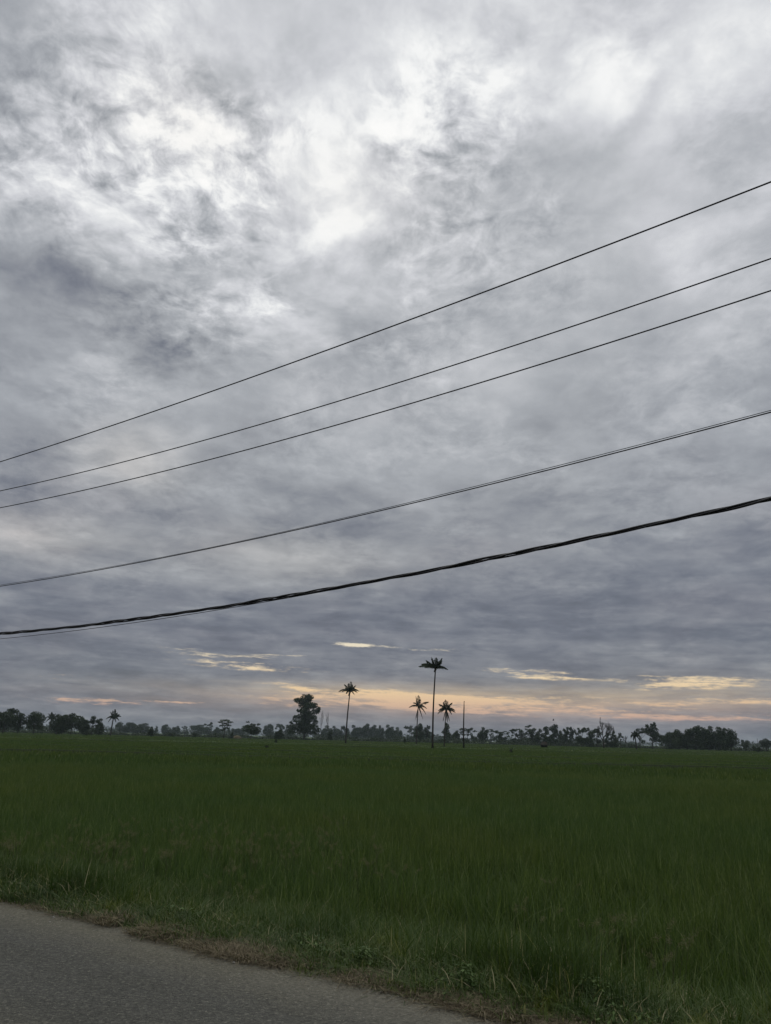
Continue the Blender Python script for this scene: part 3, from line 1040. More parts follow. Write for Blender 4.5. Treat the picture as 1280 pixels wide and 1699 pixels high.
def palm(px, top, dist, base_px, crown, fronds, label, name='palm_tree', lean=0.0, bow=0.0, trunk_r=.16, group=None, nuts=False, wid=1.0):
    """crown = photo (x, y) of the growing point; fronds = list of (dx, dy, sag, dead) photo offsets of the tips"""
    global TREE_N
    TREE_N += 1
    r = np.random.default_rng(6000 + TREE_N)
    c0, _, m = place(base_px, top, dist)
    c1, zc, m = place(crown[0], crown[1], dist)
    t = empty(name, (c0[0], c0[1], 0), label, 'palm tree', group)
    rt = np.array([c0[1], -c0[0], 0.0]) / math.hypot(c0[0], c0[1])
    fw = np.array([c0[0], c0[1], 0.0]) / math.hypot(c0[0], c0[1])
    hub = rt * float((c1 - c0) @ rt) + np.array([0, 0, zc])
    tt = np.linspace(0, 1, 14)[:, None]
    pts = np.array([0, 0, -.3]) * (1 - tt) + hub * tt + rt * bow * m * np.sin(tt * math.pi)
    mb = MB()
    rr = trunk_r * (1.0 - .40 * tt[:, 0]) * (1 + .25 * np.exp(-tt[:, 0] * 30))
    tube(mb, pts, rr, 8)
    mb.build('trunk', M_BARK, t)
    # growing point and leaf sheaths
    mb = MB()
    tube(mb, [hub - [0, 0, .5], hub - [0, 0, .1], hub + [0, 0, .45], hub + [0, 0, .9]], [.10 * wid, .26 * wid, .20 * wid, .04], 8)
    mb.build('crown_shaft', M_PALM, t)
    for (dx, dy, sag, dead) in fronds:
        mb = MB()
        tip = hub + rt * dx * m * r.uniform(.85, 1.08) - np.array([0, 0, dy * m + r.uniform(-.1, .35)]) + fw * (r.normal(0, .5) if abs(dx) + abs(dy) > 9 else r.choice([-1, 1]) * r.uniform(1.2, 2.2))
        b0 = hub + np.array([0, 0, .15])
        ctrl = (b0 + tip) / 2 + np.array([0, 0, sag * 1.35 * m]) + (0 if dead else 0)
        n = 22
        q = np.linspace(0, 1, n)[:, None]
        P = b0 * (1 - q) ** 2 + 2 * ctrl * q * (1 - q) + tip * q ** 2
        tube(mb, P, np.linspace(.04, .012, n) * wid, 4, .5)
        L = np.linalg.norm(tip - b0)
        tg = np.gradient(P, axis=0)
        tg /= np.linalg.norm(tg, axis=1)[:, None]
        vs, fs, k0 = [], [], 0
        for i in np.linspace(2.2, n - 1.01, 34):
            i0 = int(i)
            p = P[i0] * (1 - (i - i0)) + P[min(i0 + 1, n - 1)] * (i - i0)
            f_ = i / (n - 1)
            side = np.cross(tg[i0], [0, 0, 1.0])
            if np.linalg.norm(side) < .2:
                side = np.cross(tg[i0], fw)
            side /= np.linalg.norm(side)
            ll = (.19 * L + .25) * (math.sin(math.pi * min(1, .22 + f_ * .80)) ** .7 + .15) * (.85 if dead else 1)
            for sgn in (-1, 1):
                dr = r.uniform(.25, 1.0) + (1.2 if dead else 0)
                d = side * sgn * r.uniform(.55, 1) + tg[i0] * r.uniform(.5, .9) - np.array([0, 0, dr])
                d /= np.linalg.norm(d)
                wd = np.cross(d, side + fw * .3)
                wd /= np.linalg.norm(wd) + 1e-9
                e1 = p + d * ll * .5
                e2 = p + d * ll - np.array([0, 0, ll * .18])
                hw = .055 * wid * (1.0 if not dead else 1.1)
                vs += [p - wd * hw * .5, p + wd * hw * .5, e1 + wd * hw, e1 - wd * hw, e2]
                fs += [(k0, k0 + 1, k0 + 2, k0 + 3), (k0 + 3, k0 + 2, k0 + 4, k0 + 4)]
                k0 += 5
        V = np.array(vs)
        quads = np.array([f for f in fs if f[2] != f[3]])
        tris = np.array([f[:3] for f in fs if f[2] == f[3]])
        base = mb.n
        mb.add(V, quads, r.uniform(0, 1))
        mb.f.append(tris + base)
        o = mb.build('frond', M_DEAD if dead else M_PALM, t)
        if dead:
            o['label'] = 'withered brown frond hanging down'
    return t


# --- the four coconut palms and the bare palm trunk standing in the field
palm(719, 1104, 157, 719, (723, 1109),
     [(-26, -4, 6, 0), (-24, -6, 5, 0), (-17, -3, 5, 0), (-15, -12, 2, 0), (-13, -11, 3, 0), (-7, -18, 0, 0), (-6, -17, 0, 0), (-5, -12, 0, 0), (1, -18, 0, 0), (2, -16, 0, 0),
      (11, -18, 1, 0), (10, -16, 1, 0), (9, -14, 2, 0), (7, -10, 2, 0), (23, -1, 6, 0), (20, -2, 5, 0), (14, -3, 4, 0), (-9, -8, 2, 0), (-3, -9, 1, 0), (3, -9, 1, 0), (6, -7, 2, 0), (-2, 5, 2, 1), (3, -3, 3, 0), (-4, -3, 3, 0)],
     'tallest coconut palm, slim bare trunk with a flat spreading crown of fronds', bow=-1.2, trunk_r=.19)
palm(578, 1147, 240, 577, (581, 1148),
     [(1, -17, 0, 0), (-3, -14, 0, 0), (4, -13, 0, 0), (-10, -12, 3, 0), (-8, -8, 3, 0), (8, -8, 3, 0), (10, -11, 2, 0), (-18, 0, 6, 0), (-15, -1, 5, 0), (17, -1, 6, 0),
      (14, 1, 5, 0), (-5, -5, 2, 0), (5, -5, 2, 0), (0, -9, 1, 0), (2, -12, 0, 0), (-2, 7, 2, 1), (-6, 2, 4, 0), (7, 3, 4, 0)],
     'coconut palm with a slim trunk standing just right of the big leafy tree', bow=-.8, trunk_r=.24, wid=1.15)
palm(692, 1171, 290, 692, (694.5, 1173),
     [(0, -19, 0, 0), (-5, -17, 1, 0), (-3, -14, 0, 0), (3, -14, 0, 0), (2, -10, 0, 0), (-2, -10, 0, 0), (16, -8, 4, 0), (15, 1, 5, 0), (14, 10, 6, 0), (-10, -7, 4, 0), (-17, 1, 5, 0),
      (8, 3, 4, 0), (-8, -2, 4, 0), (10, -3, 3, 0), (-4, 20, 3, 1), (8, 18, 5, 1), (5, 10, 4, 0)],
     'coconut palm with ragged crown and hanging dead fronds, left of the tallest palm', bow=-.5, trunk_r=.23, wid=1.3)
palm(739, 1176, 205, 737.5, (740.5, 1178),
     [(-1, -16, 0, 0), (3, -15, 0, 0), (-4, -13, 1, 0), (8, -12, 2, 0), (11, -11, 3, 0), (-12, -9, 3, 0), (-13, 6, 6, 0), (-12, 0, 5, 0), (16, -1, 5, 0), (14, 1, 4, 0), (10, 6, 6, 0), (-6, -5, 2, 0),
      (6, -6, 2, 0), (9, -4, 3, 0), (-5, 18, 4, 1), (2, 17, 3, 1), (6, 15, 5, 1), (-9, 2, 4, 0)],
     'coconut palm with starry crown and drooping dead fronds, right of the tallest palm', bow=-.4, trunk_r=.16)
_c, _H, _m = place(769.5, 1163, 185)
_t = empty('dead_palm_trunk', (_c[0], _c[1], 0), 'bare dead trunk without a crown, standing right of the palms', 'tree trunk')
_mb = MB()
tube(_mb, [(0, 0, -.3), (-.05, 0, _H * .3), (.02, 0, _H * .6), (.10, 0, _H * .85), (.12, 0, _H)], [.21, .16, .14, .12, .05], 8)
_mb.build('trunk', M_BARK, _t)
_mb = MB()
tube(_mb, [(.10, 0, _H * .96), (.30, .05, _H * 1.0)], [.05, .02], 5)
_mb.build('broken_stub', M_BARK, _t)

# --- the big leafy tree
tree(509, 1151, 50, 400, [(1, 1168, 7, 9), (1, 1186, 8, 13), (-1, 1207, 12, 10), (0, 1159, 9, 7), (-10, 1163, 9, 5), (-14, 1162, 6, 3.5), (6, 1157, 6, 5), (-4, 1170, 8, 6), (7, 1171, 8, 5), (13, 1171, 6, 5), (15, 1180, 7, 4), (20, 1175, 3, 3.2), (21, 1178, 3, 3),
                          (-3, 1180, 8, 5), (6, 1186, 8, 5), (-11, 1179, 4, 3), (-9, 1189, 6, 4), (-15, 1190, 5, 3), (-17, 1195, 4, 3), (13, 1190, 6, 4), (16, 1197, 5, 3.5), (2, 1195, 10, 5), (-8, 1199, 8, 5),
                          (-12, 1206, 9, 5), (-22, 1200, 3, 2.5), (-22, 1208, 7, 4.5), (-20, 1214, 7, 4.5), (-8, 1213, 9, 4.5), (6, 1206, 9, 5), (14, 1206, 7, 5), (8, 1214, 8, 4.5), (17, 1214, 6, 4.5), (22, 1211, 4, 4), (0, 1204, 9, 6)],
     'biggest broadleaf tree, dark and lumpy, left of the second tallest palm', name='broadleaf_tree', group=None, dens=1.05)

# --- treeline, left to right: (column, top row, width, distance, outline, label)
LINE = [
    (11, 1177, 28, 330, [(-4, 1196, 9, 8), (3, 1190, 8, 8), (7, 1181, 5, 5), (12, 1180, 4, 3), (-6, 1185, 5, 3), (0, 1203, 11, 7), (9, 1196, 6, 8), (-2, 1187, 4, 5), (4, 1178, 3, 2)], 'dark wind-tossed tree at the far left end of the treeline', M_LEAF),
    (34, 1184, 18, 340, [(-2, 1190, 5, 6), (2, 1187, 4, 3), (-4, 1198, 6, 7), (3, 1196, 5, 6), (-1, 1206, 7, 5), (8, 1200, 3, 2)], 'small tree tucked against the right side of the far left tree', M_LEAF),
    (61, 1181, 24, 340, [(0, 1187, 8, 5), (-5, 1193, 7, 6), (5, 1192, 8, 7), (0, 1200, 10, 8), (-6, 1203, 5, 6), (6, 1205, 6, 5), (-12, 1198, 3, 2)], 'round crowned dark tree standing apart, second clump from the left edge', M_LEAF),
    (98, 1186, 18, 335, [(0, 1192, 5, 6), (-5, 1200, 6, 6), (3, 1202, 8, 9), (8, 1194, 4, 5), (0, 1208, 9, 4)], 'dense tree just right of the small hazy palm', M_LEAF),
    (107, 1186, 14, 345, 'tall', 'narrow tree between two denser trees, right of the hazy palm', M_LEAF),
    (122, 1183.5, 30, 340, [(0, 1188, 5, 4), (-7, 1193, 7, 6), (7, 1194, 8, 6), (0, 1199, 12, 7), (-6, 1205, 8, 5), (10, 1204, 7, 6)], 'dome topped dark tree, highest of the dense row at the left', M_LEAF),
    (142, 1190, 15, 350, 'round', 'low rounded tree right of the dome topped tree', M_LEAF),
    (156, 1188.5, 20, 345, 'open', 'ragged loose crowned tree closing the dense row at the left', M_LEAF),
    (168, 1196, 12, 360, 'round', 'small low tree at the right end of the dense left row', M_LEAF2),
    (208, 1197.5, 28, 480, 'hedge', 'flat topped hazy tree mass right of the small feathery palm', M_LEAF2),
    (226, 1204, 14, 500, 'round', 'low hazy tree joining the flat topped mass', M_LEAF2),
    (240, 1199.5, 26, 500, 'round', 'hazy round tree left of the small dark tree', M_LEAF2),
    (253, 1204.5, 10, 320, 'round', 'small dark compact tree in front of a hazy round tree', M_LEAF),
    (260, 1204, 5, 560, 'tall', 'thin hazy tree behind the small dark compact tree', M_LEAF2),
    (277, 1201.5, 17, 540, 'round', 'round hazy tree standing alone with sky on both sides', M_LEAF2),
    (293, 1204, 13, 560, 'round', 'small hazy tree between the lone round tree and a thin one', M_LEAF2),
    (308, 1204, 9, 580, 'umbrella', 'thin hazy tree with a tiny flat top', M_LEAF2),
    (330, 1202, 34, 560, 'round', 'wide hazy dome of a tree left of the layered tree', M_LEAF2),
    (347, 1198.5, 12, 560, 'open', 'hazy tree with one branch sticking up from the wide dome', M_LEAF2),
    (361, 1206, 13, 540, 'round', 'low hazy tree just left of the layered tree', M_LEAF2),
    (374, 1194, 24, 330, [(0, 1195.5, 8, 1.5), (-7, 1198.5, 4, 1.2), (7, 1198, 5, 1.3), (0, 1200.5, 7, 1.3), (-3, 1204, 5, 1.4), (6, 1203.5, 5, 1.5), (2, 1208, 6, 1.6), (-3, 1211, 4, 1.5)], 'layered tree with open flat tiers of leaves, left of the tufted tree', M_LEAF),
    (392, 1207, 22, 560, 'hedge', 'low hazy trees filling the gap right of the layered tree', M_LEAF2),
    (418, 1196.5, 28, 335, [(-8, 1209, 7, 5), (2, 1210, 9, 6), (10, 1211, 6, 5), (-4, 1205, 4, 2.5), (3, 1203, 4, 1.8), (11, 1201.5, 3, 1.6), (-6, 1198, 3, 1.2), (4, 1216, 9, 3), (0, 1201.5, 3, 1.2)], 'dark tree with a few leafy tufts rising from a dense base', M_LEAF),
    (447, 1200.5, 18, 520, 'round', 'round hazy tree right of the tufted tree', M_LEAF2),
    (468, 1200.5, 22, 520, 'umbrella', 'hazy tree with layered top behind the small dark round tree', M_LEAF2),
    (480, 1206, 16, 540, 'round', 'hazy tree just left of the biggest broadleaf tree', M_LEAF2),
    (543, 1203, 20, 520, 'round', 'hazy tree behind the faint bare saplings', M_LEAF2),
    (559, 1204, 16, 530, 'round', 'low hazy tree left of the second tallest palm', M_LEAF2),
    (571, 1203.5, 16, 520, 'hedge', 'flat hazy tree right behind the trunk of the second tallest palm', M_LEAF2),
    (593, 1202.5, 20, 500, 'round', 'first hazy tree right of the second tallest palm', M_LEAF2),
    (608, 1200, 20, 500, 'round', 'highest hazy tree of the broad mass right of the second palm', M_LEAF2),
    (622, 1202, 18, 500, 'round', 'hazy tree at the middle of the mass between the palms', M_LEAF2),
    (633, 1203, 12, 490, 'round', 'hazy tree closing the mass between the palms', M_LEAF2),
    (648, 1202, 18, 470, 'round', 'dark rounded tree starting the row left of the ragged palm', M_LEAF),
    (661, 1206, 16, 480, 'round', 'low tree in the row left of the ragged palm', M_LEAF),
    (683, 1203, 19, 450, 'open', 'loose tree directly left of the ragged palm trunk', M_LEAF),
    (697, 1199.5, 20, 440, 'round', 'tree directly behind the ragged palm trunk', M_LEAF),
    (709, 1201, 8, 440, 'open', 'slender sapling tree just left of the tallest palm trunk', M_LEAF),
    (713, 1210, 14, 460, 'round', 'low tree crossing behind the tallest palm trunk', M_LEAF),
    (741, 1199, 24, 420, 'cone', 'dense pointed tree behind the starry palm trunk', M_LEAF),
    (757, 1211, 13, 440, 'round', 'low dark tree between the pointed tree and the dead trunk', M_LEAF),
    (776, 1206.5, 26, 440, 'umbrella', 'flat topped umbrella tree beside the dead trunk', M_LEAF),
    (801, 1206, 18, 440, 'round', 'dense tree between two flat topped umbrella trees', M_LEAF),
    (814, 1209.5, 20, 450, 'umbrella', 'low flat topped tree spreading right from the dense one', M_LEAF),
    (828, 1212, 12, 440, 'tall', 'narrow dark tree right of the low flat topped tree', M_LEAF),
    (838, 1212.5, 16, 440, 'umbrella', 'small flat crowned tree left of the high umbrella tree', M_LEAF),
    (855, 1207, 15, 430, 'umbrella', 'high umbrella tree with a thin flat cap and sky beneath', M_LEAF),
    (866, 1210.5, 13, 430, 'tall', 'dark narrow tree hugging the high umbrella tree', M_LEAF),
    (877, 1203, 12, 430, [(-2, 1206, 4, 1.2), (2, 1204, 4, 1.2), (-3, 1210, 3, 1), (1, 1213, 4, 1.6), (-3, 1217, 3, 2)], 'thin tree whose small cap slants up to the right', M_LEAF),
    (884, 1208.5, 15, 420, 'tall', 'dark tree right of the slanting cap', M_LEAF),
    (894, 1208.5, 13, 420, 'tall', 'dark upright tree left of the dark mound in the field', M_LEAF),
    (906, 1205, 14, 420, 'tall', 'upright tree above the dark mound in the field', M_LEAF),
    (919, 1201.5, 17, 415, 'tall', 'highest upright tree of the dark row right of the palms', M_LEAF),
    (930, 1211, 12, 420, 'tall', 'shorter tree in the notch right of the highest upright tree', M_LEAF),
    (940, 1206.5, 12, 415, 'tall', 'first of the twin topped trees in the dark row', M_LEAF),
    (949, 1206, 12, 415, 'tall', 'second of the twin topped trees in the dark row', M_LEAF),
    (964, 1206, 14, 400, 'open', 'see-through tree with forked top left of the column tree', M_LEAF),
    (977, 1208, 15, 400, 'tall', 'square-shouldered dense column tree left of the bare tree', M_LEAF),
    (990, 1209.5, 13, 395, [(0, 1213, 5, 3.5), (4, 1217, 4, 3), (-4, 1214, 3, 2.5), (2, 1222, 2, 2), (-2, 1227, 3, 3), (3, 1230, 4, 3)], 'leafy crown high on a thin stem, overlapping the bare tree at left', M_LEAF),
    (1006, 1214, 10, 390, 'tall', 'narrow leafy tree at the foot of the bare tree', M_LEAF),
    (1018, 1213, 15, 390, 'cone', 'pointed leafy tree right of the bare tree', M_LEAF),
    (1029, 1215, 10, 380, [(0, 1218, 2.5, 2), (-2, 1223, 2, 1.5), (3, 1223, 2.5, 1.2), (0, 1221, 2.5, 2), (1, 1227, 1.5, 1)], 'tiny wispy tree standing alone right of the pointed leafy tree', M_LEAF),
    (1061, 1209, 18, 385, [(-2, 1211, 3, 2), (4, 1210, 3, 2), (1, 1215, 3, 1.5), (6, 1214, 3, 1.5), (10, 1215, 3, 1.5), (-2, 1220, 2, 1.5), (4, 1230, 4, 2.5), (0, 1226, 2, 1.5)], 'straggly tree between the small palm and the ragged tall tree', M_LEAF),
    (1081, 1199.5, 30, 390, [(0, 1204, 2.5, 3), (4, 1203, 2.5, 4), (-6, 1205, 2.5, 3), (-4, 1211, 6, 4), (3, 1211, 6, 5), (-9, 1213, 4, 2.5), (0, 1217, 8, 4), (5, 1221, 7, 5), (12, 1222, 3.5, 3), (2, 1227, 6, 4), (8, 1228, 5, 2.5), (-12, 1215, 3, 1.5)], 'ragged tall tree with forked top left of the dark grove', M_LEAF),
    (1110, 1214, 28, 380, 'round', 'leftmost low rounded tree of the dark grove at the right', M_LEAF),
    (1124, 1209.5, 24, 385, 'round', 'second tree from the left in the dark grove', M_LEAF),
    (1138, 1208.5, 22, 385, 'round', 'third tree from the left in the dark grove', M_LEAF),
    (1152, 1204.5, 24, 385, 'round', 'fourth tree from the left in the dark grove, near its top', M_LEAF),
    (1163, 1203, 20, 385, 'round', 'highest tree in the middle of the dark grove', M_LEAF),
    (1175, 1204, 22, 385, 'round', 'tree just right of the highest one in the dark grove', M_LEAF),
    (1189, 1205, 24, 385, 'round', 'broad tree in the right half of the dark grove', M_LEAF),
    (1200, 1207, 20, 385, 'round', 'second last tree at the right of the dark grove', M_LEAF),
    (1211, 1210.5, 19, 385, [(0, 1214, 4, 4), (3, 1220, 6, 5), (-3, 1224, 7, 7), (5, 1229, 6, 5), (-2, 1234, 8, 5)], 'last tree at the right end of the dark grove', M_LEAF),
    (1236, 1227.5, 12, 400, [(-3, 1230, 2.5, 2), (3, 1231, 3, 2), (0, 1235, 5, 3), (1, 1239, 4, 2)], 'small two lobed tree standing right of the dark grove', M_LEAF2),
    (1270, 1226, 17, 400, [(0, 1228.5, 4, 2.5), (-4, 1232, 4, 3), (4, 1232, 4, 3), (0, 1236, 7, 4)], 'small rounded tree at the right edge of the treeline', M_LEAF2),
]
for (px, top, w_, dist, kind, lab, mt) in LINE:
    tree(px, top, w_, dist * (1.5 if dist >= 450 else 1.0), kind, lab, mat_=mt)

# --- bushes in front of the treeline
for (px, top, w_, dist, kind, lab) in [
    (464.5, 1210, 15, 330, 'round', 'small dark round bush on a short stem, left of the big tree'),
    (459, 1223.5, 4, 190, 'tall', 'tiny upright bush in the field below the dark round bush'),
    (443, 1235.5, 6, 110, 'open', 'lone weedy bush out in the rice, left of the big tree'),
    (386, 1214.5, 9, 330, 'cone', 'small dark pointed bush beside the layered tree'),
    (549, 1210, 9, 330, 'round', 'dark bush among the faint bare saplings'),
    (323, 1215, 8, 380, 'hedge', 'low dark bush under the wide hazy dome'),
    (283, 1215.5, 7, 380, 'hedge', 'low dark bush under the lone round hazy tree'),
    (1258, 1239, 8, 330, 'round', 'low dark bush left of the last tree at the right edge'),
    (1251, 1237, 6, 390, 'round', 'pale low bush left of the low dark bush at the right'),
    (672, 1223, 4, 300, 'round', 'tiny dark bush left of the ragged palm foot'),
    (848, 1241.5, 5, 122, 'open', 'low dark weed bush out in the rice, right of the dead trunk'),
]:
    tree(px, top, w_, dist, kind, lab, name='bush', group='bushes scattered before the treeline', base_clear=.02)

# --- leafless trees
bare_tree(1000, 1189, 26, 330, 'tall leafless tree with fine spreading twigs, right of the dark row', lean=-.05)
bare_tree(1014, 1197, 13, 400, 'shorter leafless tree behind the pointed leafy tree', levels=5)
bare_tree(1037, 1219, 7, 480, 'faint tiny leafless tree left of the small palm', levels=4)
bare_tree(534, 1178, 8, 420, 'faint leafless sapling nearest the big tree', group='faint leafless saplings', levels=4, spread=.22, rad=.011)
bare_tree(546, 1180, 9, 430, 'faint leafless sapling farther from the big tree', group='faint leafless saplings', levels=4, spread=.22, rad=.011)

# --- small palms of the treeline
palm(85, 1190, 420, 84.5, (86, 1193), [(-5, -8, 1, 0), (-1, -10, 0, 0), (5, -8, 1, 0), (8, -5, 2, 0), (9, 1, 4, 0), (-8, -3, 3, 0), (-8, 4, 4, 0), (2, -7, 0, 0), (-4, -4, 1, 0), (5, -2, 2, 0), (3, 4, 3, 0)],
     'small hazy palm left of the dense row at the left', trunk_r=.45, wid=2.4)
palm(188, 1190, 350, 187, (188.5, 1191), [(-5, -8, 1, 0), (1, -12, 0, 0), (-2, -10, 0, 0), (5, -8, 1, 0), (9, -6, 2, 0), (12, -3, 3, 0), (-9, 2, 4, 0), (-6, -3, 2, 0), (9, 4, 4, 0), (3, -5, 0, 0), (-3, -2, 1, 0), (6, 0, 2, 0), (0, -6, 0, 0), (-6, 6, 4, 0), (5, 6, 3, 0)],
     'short feathery palm standing alone above the hazy hedge at the left', trunk_r=.35, wid=2.4)
palm(1054, 1222, 300, 1055.5, (1054, 1221), [(-6, 4, 5, 0), (-7, 0, 4, 0), (-5, -5, 2, 0), (0, -8, 0, 0), (3, -7, 0, 0), (8, -3, 3, 0), (9, 3, 5, 0), (6, 6, 5, 0), (-3, 7, 4, 0), (2, -4, 0, 0), (4, 1, 2, 0), (-3, -2, 1, 0)],
     'small palm with drooping fronds left of the ragged tall tree', trunk_r=.28, wid=2.0)


# --- far woods seen as one hazy mass
def build_far_woods():
    r = np.random.default_rng(77)
    mb = MB()
    for band_, (d0, hh, cnt) in enumerate(((1000, 9.5, 340), (1250, 12.0, 300))):
        for _ in range(cnt):
            a = r.uniform(-36, 36)
            d_ = d0 + r.uniform(-70, 70)
            h = hh * (.45 + .55 * (.5 + .5 * math.sin(a * .55 + band_ * 2)) * r.uniform(.6, 1.1))
            c = np.array([math.sin(R(a)) * d_, math.cos(R(a)) * d_, h * .45])
            leaves(mb, c, (h * r.uniform(.7, 1.3), h * .8, h * .5), 60, 1.5, r, shell=.6)
    tag(mb.build('far_woods', M_LEAF2), 'far hazy woods behind the treeline', 'woods', kind='stuff')


build_far_woods()

# --- low scrub at the foot of the treeline
_r = np.random.default_rng(78)
_mb = MB()
for _ in range(1000):
    _a = _r.uniform(-31, 31)
    _d = _r.uniform(395, 455)
    _px = 640 + math.tan(R(_a)) * F
    _h = (_r.uniform(1.0, 4.2) if 530 < _px < 1035 or _px < 190 else _r.uniform(.8, 2.2)) * (.75 + .55 * math.sin(_px * .11) * math.sin(_px * .043 + 1))
    leaves(_mb, (math.sin(R(_a)) * _d, math.cos(R(_a)) * _d, _h * .4), (_r.uniform(1.5, 5), 1.5, _h * .55), 40, .55, _r)
tag(_mb.build('scrub', M_LEAF2), 'low scrub along the foot of the treeline', 'scrub', kind='stuff')


# --- small built things in the field
def m_thatch(T, b):
    T.put(b.inputs['Base Color'], T.mix(T.noise(pos(T), 5, 4, .6), (.018, .015, .012), (.05, .042, .032)))


def m_pale(T, b):
    T.put(b.inputs['Base Color'], T.mix(T.noise(pos(T), 2, 4, .6), (.20, .19, .17), (.34, .33, .30)))


def m_straw(T, b):
    T.put(b.inputs['Base Color'], T.mix(T.noise(pos(T), 3, 4, .6), (.07, .06, .035), (.15, .125, .08)))


M_THATCH, M_PALE, M_HEAP = mat('dark_thatch', m_thatch, .95, .1), mat('pale_sheet', m_pale, .6, .3), mat('straw_heap', m_straw, .95, .1)


def hut(px, dist, wpx, hm, label, name, roof_m, wall_m):
    c, _, m = place(px, 1235, dist)
    W = wpx * m
    t = empty(name, (c[0], c[1], 0), label, 'hut')
    t.rotation_euler[2] = -math.atan2(c[0], c[1])
    mb = MB()
    a, b_, h = W / 2, W * .35, hm
    # roof: hipped, ridge sagging
    V = [(-a, -b_, h * .45), (a, -b_, h * .45), (a, b_, h * .45), (-a, b_, h * .45), (-a * .45, 0, h), (a * .05, 0, h * .95), (a * .5, 0, h * .98),
         (-a, -b_, h * .38), (a, -b_, h * .38), (a, b_, h * .38), (-a, b_, h * .38)]
    mb.add(V, [(0, 1, 6, 5), (0, 5, 4, 4)][:1] + [(2, 3, 4, 5)] + [(7, 8, 1, 0), (8, 9, 2, 1), (9, 10, 3, 2), (10, 7, 0, 3)])
    base = mb.n - len(V)
    mb.f.append(np.array([(0, 5, 4), (1, 2, 6), (3, 0, 4), (2, 5, 6)]) + base)
    mb.build('roof', roof_m, t, smooth=False)
    mb = MB()
    for (x0, x1, y0, y1) in ((-a * .8, a * .8, b_ * .6, b_ * .65), (-a * .8, -a * .74, -b_ * .6, b_ * .6)):
        V = [(x, y, z) for z in (0, h * .42) for (x, y) in ((x0, y0), (x1, y0), (x1, y1), (x0, y1))]
        mb.add(V, [(0, 1, 5, 4), (1, 2, 6, 5), (2, 3, 7, 6), (3, 0, 4, 7)])
    mb.build('wall', wall_m, t, smooth=False)
    for sx_ in (-.8, .8):
        mb = MB()
        tube(mb, [(sx_ * a, -b_ * .8, -.3), (sx_ * a, -b_ * .8, h * .42)], .07, 6)
        mb.build('post', M_BARK, t)


hut(903, 270, 12, 1.9, 'low dark thatched hut in the field before the treeline', 'field_hut', M_THATCH, M_THATCH)
hut(1005, 395, 7, 2.6, 'small pale roofed shed beside the foot of the bare tree', 'shed', M_PALE, M_HEAP)

_c, _, _m = place(394, 1218, 345)
_mb = MB()
_n = 12
for _i in range(6):
    pass
_V, _F = [], []
for _i in range(7):
    for _j in range(14):
        _th, _ph = _i / 6 * math.pi / 2, _j / 14 * 2 * math.pi
        _rr = 1 + .12 * math.sin(_j * 2.3 + _i)
        _V.append((math.cos(_ph) * math.cos(_th) * 1.9 * _rr, math.sin(_ph) * math.cos(_th) * 1.4 * _rr, math.sin(_th) * 1.35 - .05))
for _i in range(6):
    for _j in range(14):
        _F.append((_i * 14 + _j, _i * 14 + (_j + 1) % 14, (_i + 1) * 14 + (_j + 1) % 14, (_i + 1) * 14 + _j))
_mb.add(_V, _F)
_o = _mb.build('straw_heap', M_HEAP)
_o.location = (_c[0], _c[1], 0)
tag(_o, 'pale brown straw heap beside the small pointed bush', 'straw heap')

_c, _H, _m = place(1256.5, 1225, 420)
_mb = MB()
tube(_mb, [(0, 0, -.3), (0, 0, _H * .5), (.05, 0, _H)], [.11, .09, .07], 6)
_o = _mb.build('pole', M_BARK)
_o.location = (_c[0], _c[1], 0)
tag(_o, 'thin faint upright pole left of the tree at the right edge', 'pole')

# a bird over the treeline
_v = ray(918.3, 1195.5)
_p = np.array([0, 0, CAM_H]) + _v * 210
_mb = MB()
tube(_mb, [(-.22, 0, 0), (-.12, 0, .02), (.05, 0, .03), (.2, 0, .04), (.3, 0, .03)], [.01, .05, .075, .05, .012], 6)
_t = empty('bird', tuple(_p), 'tiny dark bird flying above the highest upright tree', 'bird')
_mb.build('body', M_THATCH, _t)
for _s in (-1, 1):
    _mb = MB()
    _mb.add([(-.1, 0, .03), (.12, 0, .04), (.16, _s * .28, .26), (-.02, _s * .30, .24), (.06, _s * .55, .50)], [(0, 1, 2, 3)])
    _mb.f.append(np.array([(3, 2, 4)]))
    _w = _mb.build('wing', M_THATCH, _t)
    _sm = _w.modifiers.new('thickness', 'SOLIDIFY')
    _sm.thickness = .02

# ------------------------------------------------------------------ overhead lines beside the road
WIRE_N = 9.0


def m_wire(T, b):
    b.inputs['Base Color'].default_value = (.018, .018, .020, 1)


M_WIRE = mat('black_cable', m_wire, .55, .3)


def wire_fit(pts):
    """photo points of one line -> height as a quadratic of the distance along the road, in the plane of the pole line"""
    S, Z = [], []
    for (px, py) in pts:
        v = ray(px, py)
        t = WIRE_N / (v[0] * NV[0] + v[1] * NV[1])
        p = v * t
        S.append(p[0] * DV[0] + p[1] * DV[1])
        Z.append(p[2] + CAM_H)
    return np.polyfit(S, Z, 2), (min(S), max(S))


def strand(mb, q, s, rad, off_n=0.0, off_z=0.0, sides=6):
    P = SN(s, WIRE_N + off_n, 0.0) if np.isscalar(off_n) else SN(s, WIRE_N + off_n)
    P[:, 2] = np.polyval(q, s) + off_z
    tube(mb, P, rad, sides)


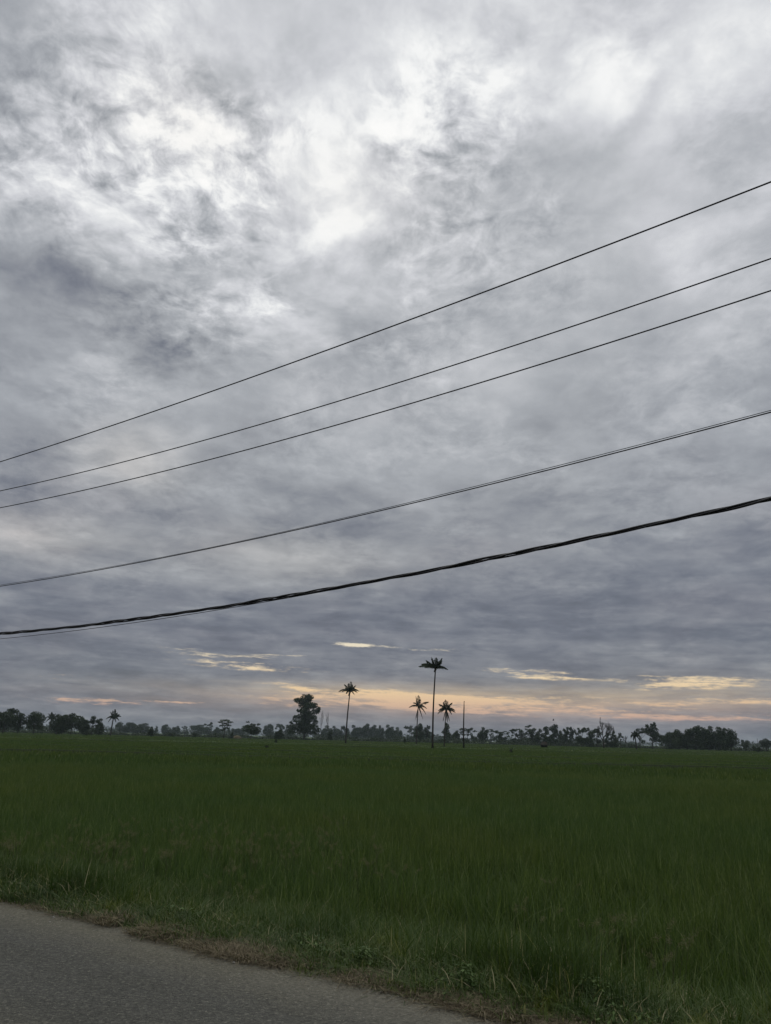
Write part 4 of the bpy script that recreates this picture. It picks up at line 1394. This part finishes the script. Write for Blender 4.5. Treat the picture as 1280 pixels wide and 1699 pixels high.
WIRES = [
    ([(0, 766), (320, 662), (640, 544), (960, 424), (1280, 303)], .0105, 'topmost and steepest black wire crossing the sky'),
    ([(0, 815), (320, 734), (640, 643), (960, 540), (1280, 427)], .0090, 'second wire from the top, just above its close neighbour'),
    ([(0, 843), (320, 768), (640, 683), (960, 587), (1280, 480)], .0090, 'third wire from the top, lower of the close pair'),
]
S_ALL = np.linspace(-16, 34, 400)
for pts, rad, lab in WIRES:
    q, _ = wire_fit(pts)
    mb = MB()
    strand(mb, q, S_ALL, rad)
    tag(mb.build('power_line', M_WIRE), lab, 'power line', 'power lines beside the road')
q, _ = wire_fit([(0, 973), (320, 915), (640, 846), (960, 768), (1280, 683)])
mb = MB()
strand(mb, q, S_ALL, .0075)
strand(mb, q, S_ALL, .0042, off_n=.004, off_z=.022 + .006 * np.sin(S_ALL * .5))
tag(mb.build('power_line', M_WIRE), 'fourth wire from the top, thin grey, alone above the thick cable', 'power line', 'power lines beside the road')
# thick bundle: three cables laid loosely round one another
q, _ = wire_fit([(0, 1052), (160, 1034), (320, 1014.5), (480, 989.5), (640, 962), (800, 928.5), (960, 895.5), (1120, 862), (1280, 828)])
t_ = empty('cable_bundle', tuple(SN(5.0, WIRE_N, float(np.polyval(q, 5.0)))), 'thick twisted black cable bundle, lowest and heaviest of the lines', 'cable')
S2 = np.linspace(-16, 34, 1400)
loc = np.array(t_.location)
for k in range(3):
    mb = MB()
    ph = S2 * 2 * math.pi / 1.9 + k * 2.09 + .6 * np.sin(S2 * .7)
    rr = .0145 + .004 * np.sin(S2 * 1.7 + k)
    P = SN(S2, WIRE_N + rr * np.cos(ph))
    P[:, 2] = np.polyval(q, S2) + rr * np.sin(ph) * 1.15
    tube(mb, P - loc, (.0155, .0130, .0110)[k], 7)
    mb.build('cable', M_WIRE, t_)
q2, _ = wire_fit([(0, 1060), (200, 1037), (400, 1005), (520, 983), (640, 963.5), (960, 897), (1180, 848), (1280, 823)])
mb = MB()
strand(mb, q2, S2, .0050)
tag(mb.build('service_wire', M_WIRE), 'thin wire hanging just under the thick cable bundle at the left', 'wire')

# ------------------------------------------------------------------ evening haze
def build_haze():
    h, z0, z1 = 2560.0, -1.6, 26.0
    V = [(x, y, z) for z in (z0, z1) for (x, y) in ((-h, -h), (h, -h), (h, h), (-h, h))]
    V = np.array(V)
    sn = SN(V[:, 0], V[:, 1])
    sn[:, 2] = V[:, 2]
    mb = MB().add(sn, [(0, 1, 2, 3), (7, 6, 5, 4), (4, 5, 1, 0), (5, 6, 2, 1), (6, 7, 3, 2), (7, 4, 0, 3)])
    m = bpy.data.materials.new('haze')
    m.use_nodes = True
    T = NT(m.node_tree)
    T.n.remove(T.n['Principled BSDF'])
    pv = T.n.new('ShaderNodeVolumePrincipled')
    pv.inputs['Color'].default_value = (.72, .86, .92, 1)
    pv.inputs['Density'].default_value = HAZE
    pv.inputs['Anisotropy'].default_value = .2
    T.l.new(pv.outputs[0], T.n['Material Output'].inputs['Volume'])
    tag(mb.build('haze', m, smooth=False), kind='stuff')


HAZE = 0.00012
build_haze()
